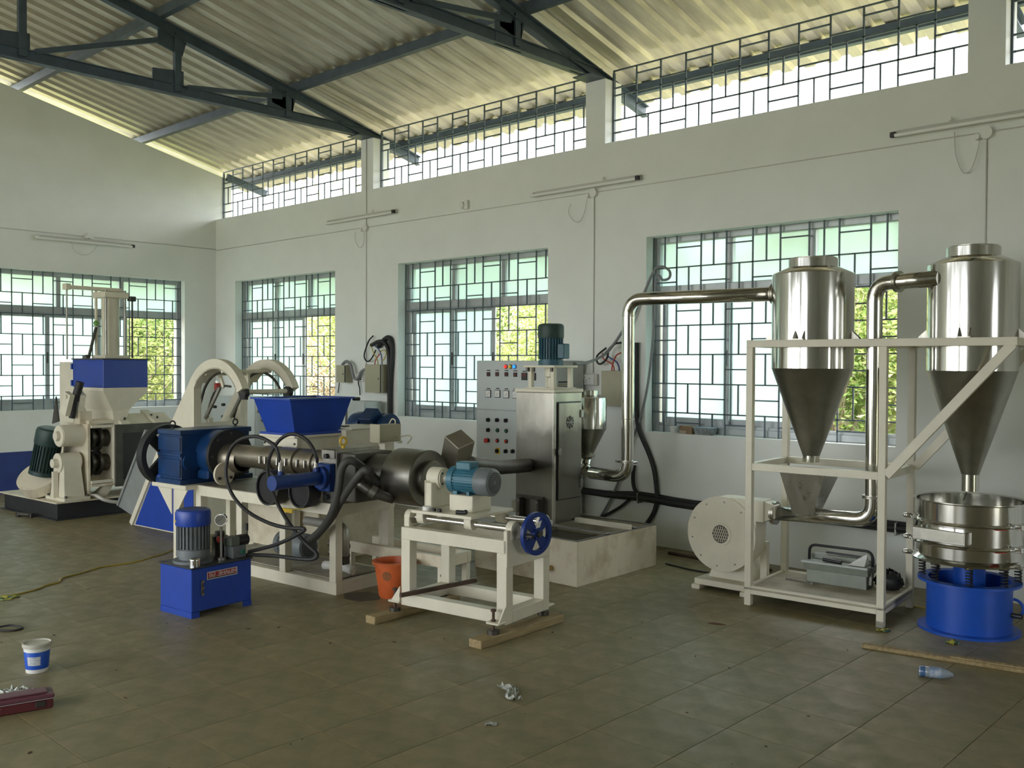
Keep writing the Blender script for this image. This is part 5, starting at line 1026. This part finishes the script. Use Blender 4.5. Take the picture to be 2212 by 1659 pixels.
fo_ = bpy.data.objects.new('label_text_curve', fcu); COL.objects.link(fo_); me_ = bpy.data.meshes.new_from_object(fo_.evaluated_get(bpy.context.evaluated_depsgraph_get())); bpy.data.objects.remove(fo_); me_.name = 'label_text'
fo = obj('label_text', me_, LTX, LAB); fo.matrix_local = Matrix(((0, 0, 1, .0034), (1.45, 0, 0, .185), (0, 1, 0, .2315), (0, 0, 0, 1)))
obj('label_line', B(.003, .0036, .175, .305, .2245, .2275), LTX, LAB)
obj('label_logo', (lambda m: (m.box(.003, .0035, .120, .160, .2235, .2255), m.box(.003, .0035, .120, .124, .2235, .2515), m.box(.003, .0035, .156, .160, .2235, .2515), m.box(.003, .0035, .120, .160, .249, .2515), m.box(.003, .0035, .130, .135, .230, .246), m.box(.003, .0035, .138, .150, .236, .240), m.box(.003, .0035, .130, .150, .230, .233), m)[-1])(MB()), LTX, LAB)
lg = obj('level_glass', B(0, .008, .062, .080, .130, .215, .003), DSTEEL, t)
for z in (.135, .172, .21): obj('level_screw', Cy((.008, .071, z), (.014, .071, z), .008, n=12), BARREL, lg)
obj('motor_flange', MB().lathe([(.118, .300), (.118, .316), (.085, .32), (.085, .345)], (-.165, .125, 0), n=36), GREYM, t)
motor(t, (-.165, .125, .34), (0, 0, 1), .098, .28, GREYM, BLUE, box=False, name='upright_motor'); obj('motor_tag', B(-.215, -.185, .026, .029, .545, .555), YELLOW, t)
obj('side_case', B(-.31, -.26, .15, .21, .36, .45, .004), mat('green_plastic', (.05, .12, .10), .5), t)
obj('filler_cap', (lambda m: (m.cyl((-.045, .055, .30), (-.045, .055, .335), .034, n=20), m.sphere((-.045, .055, .335), .034, 16, 8, (1, 1, .5)), m)[-1])(MB()), CHROME, t)
gs = obj('gauge_stem', (lambda m: (m.cyl((-.07, .255, .30), (-.07, .255, .315), .03, n=16), m.cyl((-.07, .255, .315), (-.07, .255, .50), .008, n=10), m)[-1])(MB()), STEEL, t)
ga = obj('gauge', MB().cyl((-.07, .245, .545), (-.07, .27, .545), .045, n=28), CHROME, t, 'round pressure gauge'); ga.rotation_euler = (0, 0, 0)
T_ = Matrix.Translation((-.07, .255, .545)) @ Matrix.Rotation(math.radians(40), 4, 'Z')
for nm, r0, y0_, y1_, M_ in (('gauge_face', .031, -.020, -.014, mat('gauge_glass', (.22, .22, .20), .15)),):
    m = MB(); m.T = T_; m.cyl((0, y1_, 0), (0, y0_, 0), r0, n=28); obj(nm, m, M_, ga)
m = MB(); m.T = T_; m.beam((-.012, -.021, -.008), (.02, -.021, .022), .002, .002); obj('needle', m, BLACKP, ga)
m = MB(); m.T = T_; m.cyl((0, .014, 0), (0, -.014, 0), .037, n=28); ga.data = m.mesh('gauge'); ga.data.materials.append(CHROME)
vb = obj('valve_block', B(-.12, -.03, .31, .41, .30, .375, .004), GREYM, t); obj('solenoid', B(-.115, -.035, .30, .37, .375, .43, .006), mat('grey_green', (.10, .12, .10), .5), vb); obj('solenoid_coil', Cy((-.075, .37, .40), (-.075, .445, .40), .034, n=18), BLACKP, vb)
obj('port_plug', Cy((-.03, .38, .335), (-.015, .38, .335), .014, n=12), mat('green_plug', (.03, .16, .10), .4), vb)
obj('pump_handle', (lambda m: (m.cyl((-.20, .34, .30), (-.20, .34, .42), .05, n=18), m.cyl((-.20, .34, .42), (-.20, .34, .45), .03, n=12), m)[-1])(MB()), DSTEEL, t); obj('red_cap', Cy((-.15, .30, .41), (-.13, .29, .41), .02, n=12), REDP, t)

# ------------------------------------------------------------------ loose things
t = thing('bucket', 'orange plastic bucket on the floor between extruder and trolley', 'bucket', (-4.70, 3.915, 0))
obj('body', MB().lathe([(0, .002), (.085, .002), (.092, .012), (.122, .215), (.136, .218), (.138, .236), (.118, .238), (.088, .014), (0, .012)], n=40), ORANGE, t)
m = MB(); rr = lambda z: .0928 + (z-.012)*.1478; a0 = math.radians(-62); pts_ = [(.27*math.cos(q), .03*math.sin(q)) for q in [2*PI*k/20 for k in range(20)]]; m.add([(rr(.155+v)*math.cos(a0+u), rr(.155+v)*math.sin(a0+u), .155+v) for u, v in [(0, 0)] + pts_], [(0, k+1, (k+1) % 20 + 1) for k in range(20)], True); obj('round_label', m, mat('brown_label', (.28, .10, .03), .6, var=.3), t)
STAIN = mat('oil_stain', (.05, .04, .025), .35, var=.3)
solo('water_stain', MB().prism([(-.17, -.05), (-.05, -.14), (.08, -.12), (.13, .0), (.05, .10), (-.1, .08)], 'z', 0.0003, .0008), STAIN, 'dark wet patch on the tiles beside the orange bucket', 'stain', (-4.83, 3.80, 0))
t = thing('paint_tub', 'white plastic paint tub with a blue band on the floor', 'tub', (-4.80, 1.765, 0)); t.scale = (.73, .73, .76)
obj('body', MB().lathe([(0, 0), (.066, 0), (.068, .004), (.082, .165), (.082, .168)], n=40), WHITEP, t); obj('blue_band', MB().lathe([(.0705, .025), (.0708, .025), (.0803, .135), (.080, .136)], n=40), SIFTB, t)
pa = math.radians(-36); m = MB()
for k in range(8):
    a, b = pa - .55 + k*.1375, pa - .55 + (k+1)*.1375; rr = lambda z: .0716 + (z-.03)*.087
    m.add([(rr(z)*math.cos(q), rr(z)*math.sin(q), z) for q, z in ((a, .052), (b, .052), (b, .108), (a, .108))], [(0, 1, 2, 3)], True)
obj('label_panel', m, mat('label_paper', (.55, .58, .60), .5, col2=(.35, .38, .45), scale=60, stretch=(1, 1, 3), edge=(.5, .6)), t)
obj('lid', MB().lathe([(.088, .160), (.090, .165), (.090, .182), (.084, .186), (.078, .178), (0, .176)], n=40), mat('off_white_lid', (.55, .53, .45), .5, var=.2, scale=12), t)
t = thing('red_case', 'long dark red tool case at the left edge of the picture', 'case', (-4.329, 1.441, 0), 76)
obj('body', B(-.35, .20, -.05, .05, 0, .042, .005), mat('dark_red_plastic', (.13, .022, .028), .45, var=.2), t); obj('lid', B(-.35, .205, -.053, .053, .045, .062, .004), mat('purple_red_plastic', (.16, .055, .08), .45, var=.2), t)
obj('seam', B(-.35, .203, -.051, .051, .042, .045), mat('grey_seam', (.40, .36, .38), .5), t); obj('clasp', B(.13, .17, -.055, -.05, .012, .038, .002), DSTEEL, t); obj('badge', MB().prism([(-.10, .010), (-.03, .008), (.0, .032), (-.08, .036)], 'y', -.052, -.0502), mat('badge', (.25, .24, .22), .4), t); obj('ridge', B(-.33, .18, -.03, .045, .062, .070, .003), MATS['purple_red_plastic'], t)
FILM = glassy('thin_clear_film', (.95, .97, .96), .15)
def crumple(nm, label, cat, loc, sx, sy, h, M_, seed, group=None):
    r = random.Random(seed); n = 9; vs = [(sx*(i/n-.5) + r.uniform(-.02, .02)*sx, sy*(j/n-.5) + r.uniform(-.04, .04)*sy + .25*sy*math.sin(i*.9), .002 + h*r.random()**2) for j in range(n+1) for i in range(n+1)]
    m = MB().add(vs, [(j*(n+1)+i, j*(n+1)+i+1, (j+1)*(n+1)+i+1, (j+1)*(n+1)+i) for j in range(n) for i in range(n) if r.random() > .06]); o = solo(nm, m, M_, label, cat, loc, seed*37, group); md = o.modifiers.new('s', 'SOLIDIFY'); md.thickness = .0006; return o
WRAP = mat('milky_plastic', (.42, .44, .40), .25)
crumple('plastic_wrapper', 'crumpled clear plastic wrapper on the open floor', 'plastic', (-2.93, 3.13, 0), .20, .055, .022, WRAP, 4); crumple('plastic_wrapper', 'tiny plastic scrap nearer than the crumpled wrapper', 'plastic', (-2.73, 2.80, 0), .05, .03, .006, WRAP, 6)
crumple('plastic_wrapper', 'grey crumpled wrapper at the back of the case by the left edge', 'plastic', (-4.55, 1.56, 0), .10, .12, .025, WRAP, 8)
PK = mat('yellow_packet', (.42, .40, .06), .45, col2=(.05, .14, .12), scale=22, edge=(.48, .55))
crumple('snack_packet', 'yellow packet on the floor near the stand leg', 'packet', (-2.10, 5.33, 0), .075, .05, .012, PK, 11, 'yellow packets'); crumple('snack_packet', 'yellow packet on the floor in front of the blue sieve base', 'packet', (-1.735, 5.36, 0), .075, .05, .012, PK, 12, 'yellow packets')
m = MB(); m.T = Matrix.Rotation(math.radians(90), 4, 'Y') @ Matrix.Identity(4)
t = thing('water_bottle', 'crushed plastic water bottle with blue label lying on the floor', 'bottle', (-1.60, 4.70, .026), 20); t.scale = (.74, .78, .78)
def lat(prof, **k): mm = MB(); mm.T = axT((0, 0, 0), (1, 0, 0)); mm.lathe(prof, n=28); return mm
BOT = mat('clear_bottle_plastic', (.26, .31, .36), .12, spec=.8); obj('body', lat([(0, -.10), (.028, -.098), (.033, -.09), (.033, .04), (.024, .075), (.013, .095), (.013, .105), (0, .105)]), BOT, t); obj('label_band', lat([(.0335, -.035), (.0338, -.03), (.0338, .03), (.0335, .035)]), mat('blue_label', (.03, .13, .38), .4, col2=(.45, .5, .55), scale=14), t); obj('base_cup', lat([(0, -.101), (.026, -.1), (.0335, -.088), (.0335, -.06)]), mat('blue_tint_plastic', (.06, .13, .28), .2), t)
m = MB(); m.box(-.45, .45, -.024, .024, 0, .020, .004); m.box(-.02, .42, -.02, .02, .020, .030, .003); solo('plank', m, WOOD, 'long pale wooden batten on the floor before the sieve', 'plank', (-1.62, 5.03, 0), 10)
# toolbox, spanner, bag on and beside the stand
t = thing('toolbox', 'grey-green metal cantilever toolbox with handle on the stand platform', 'toolbox', Wp('CF', .44, .46, .112), 5)
TB = mat('toolbox_paint', (.33, .36, .31), .45, var=.2, scale=9)
obj('body', B(-.19, .19, -.07, .08, 0, .085, .004), TB, t); obj('tray', MB().hull4([(-.20, -.075, .085), (.20, -.075, .085), (.20, .085, .085), (-.20, .085, .085)], [(-.205, -.11, .14), (.205, -.11, .14), (.205, .10, .14), (-.205, .10, .14)]), TB, t); obj('tray_lip', B(-.21, .21, -.118, -.105, .132, .145, .002), PANELG, t); obj('tray', B(-.19, .19, .02, .10, .14, .17, .003), TB, t)
obj('handle', MB().tube(rounded([(-.19, -.02, .14), (-.19, -.02, .235), (.21, -.02, .235), (.21, -.02, .14)], .05), .009, 10, 1), BLACK, t); obj('tool', (lambda m: (m.cyl((-.09, -.05, .155), (.03, -.06, .15), .012, n=8), m.beam((-.10, .04, .185), (.12, .05, .18), .02, .012), m)[-1])(MB()), BLACKP, t); obj('paper', MB().hull4([(.08, -.08, .145), (.18, -.08, .145), (.18, .03, .145), (.08, .03, .145)], [(.11, -.05, .17), (.18, -.04, .19), (.17, .0, .21), (.12, .0, .18)]), WHITEP, t); obj('side_link', MB().beam((.207, -.05, .03), (.207, -.03, .13), .01, .015), DSTEEL, t)
m = MB(); m.beam((-.075, 0, .006), (.075, 0, .006), .012, .008); m.cyl((-.085, 0, .001), (-.085, 0, .011), .018, n=10); m.cyl((.085, 0, .001), (.085, 0, .011), .014, n=10); solo('spanner', m, STEEL, 'steel spanner lying on the stand platform', 'spanner', Wp('CF', .22, .36, .112), -8)
r = random.Random(5); m = MB(); m.sphere((0, 0, .05), .09, 18, 12, (1, .7, .62)); m.v = [(x*(1+r.uniform(-.12, .12)), y*(1+r.uniform(-.12, .12)), max(0, z*(1+r.uniform(-.2, .35)))) for x, y, z in m.v]; solo('black_bag', m, BLACK, 'black crumpled bag on the back of the stand platform', 'bag', Wp('CF', .73, .50, .1125))
# sill clutter
solo('white_cup', MB().lathe([(0, 0), (.024, 0), (.030, .055), (.027, .055), (.022, .004), (0, .004)], n=20), WHITEP, 'small white cup on the sill of the cyclone window', 'cup', (-4.35, 6.60, SILL))
t = thing('cardboard_box', 'torn brown cardboard box on the sill of the cyclone window', 'box', (-4.21, 6.60, SILL)); CB_ = mat('cardboard', (.30, .20, .12), .8, var=.2); obj('box', B(-.06, .06, -.035, .035, 0, .065, .002), CB_, t); obj('flap', MB().hull4([(-.06, -.036, .0), (.0, -.036, .0), (.0, -.035, .0), (-.06, -.035, .0)], [(-.06, -.042, .03), (.01, -.042, .025), (.01, -.04, .025), (-.06, -.04, .03)]), mat('pale_cardboard', (.42, .36, .28), .8), t)
t = thing('clear_tub', 'clear plastic food tub on the sill of the cyclone window', 'tub', (-4.05, 6.60, SILL)); obj('body', MB().hull4([(-.07, -.035, 0), (.07, -.035, 0), (.07, .035, 0), (-.07, .035, 0)], [(-.085, -.045, .055), (.085, -.045, .055), (.085, .045, .055), (-.085, .045, .055)], True, False), mat('tub_plastic', (.33, .37, .38), .2, col2=(.18, .2, .2), scale=20), t); obj('lid', B(-.09, .09, -.05, .05, .055, .062, .002), mat('tub_lid', (.30, .40, .50), .25), t)
# cords on the floor
pipe('yellow_cord', CORD, .006, mat('yellow_cord', (.40, .30, .04), .5, var=.3, scale=12), 'thin yellow cord snaking over the floor from the left edge', 'cord', 4)
crumple('wire_scrap', 'yellow and black wire end at the left edge of the floor', 'wire', (-6.42, 2.18, 0), .12, .10, .01, PK, 14)
pipe('wire_scrap', [(-5.72, 1.86, .005), (-5.70, 1.95, .012), (-5.62, 1.99, .005), (-5.60, 1.93, .005), (-5.68, 1.86, .005)], .006, BLACK, 'small black cable loop on the floor at the left edge', 'wire', 4)
pipe('yellow_cord', [(-2.25, 6.05, .006), (-2.12, 6.0, .006), (-2.04, 6.12, .006), (-1.95, 6.2, .006)], .005, MATS['yellow_cord'], 'short yellow cord on the floor between the stand and the sieve', 'cord', 4)
pipe('floor_strip', [(-4.2, 6.32, .012), (-3.3, 6.30, .012)], .012, RUST, 'dark rod lying on the floor at the wall behind the blower', 'rod')
pipe('floor_cable', [(-4.0, 5.98, .006), (-3.7, 5.93, .006), (-3.35, 5.98, .006)], .006, BLACK, 'thin dark cable on the floor between tank and blower', 'cable', 4)
solo('dead_leaf', MB().prism([(-.05, -.01), (.0, -.022), (.06, .0), (.02, .018), (-.03, .015)], 'z', .0005, .003), mat('brown_leaf', (.12, .06, .03), .8), 'brown scrap on the floor before the stand', 'leaf', (-2.86, 4.80, 0), 15)

r = random.Random(21); m = MB()
for k in range(55):
    x, y = r.uniform(-6.5, -1.6), r.uniform(1.2, 4.9); a = r.uniform(0, PI); q = r.uniform(.004, .015); w_ = q*r.uniform(.25, .6)
    c_, s_ = math.cos(a), math.sin(a); m.prism([(x - c_*q, y - s_*q), (x + s_*w_, y - c_*w_), (x + c_*q, y + s_*q), (x - s_*w_, y + c_*w_)], 'z', .0004, .0025)
o = obj('floor_debris', m, RUST); tag(o, 'dark crumbs and flakes scattered over the tiles', 'debris', kind='stuff')
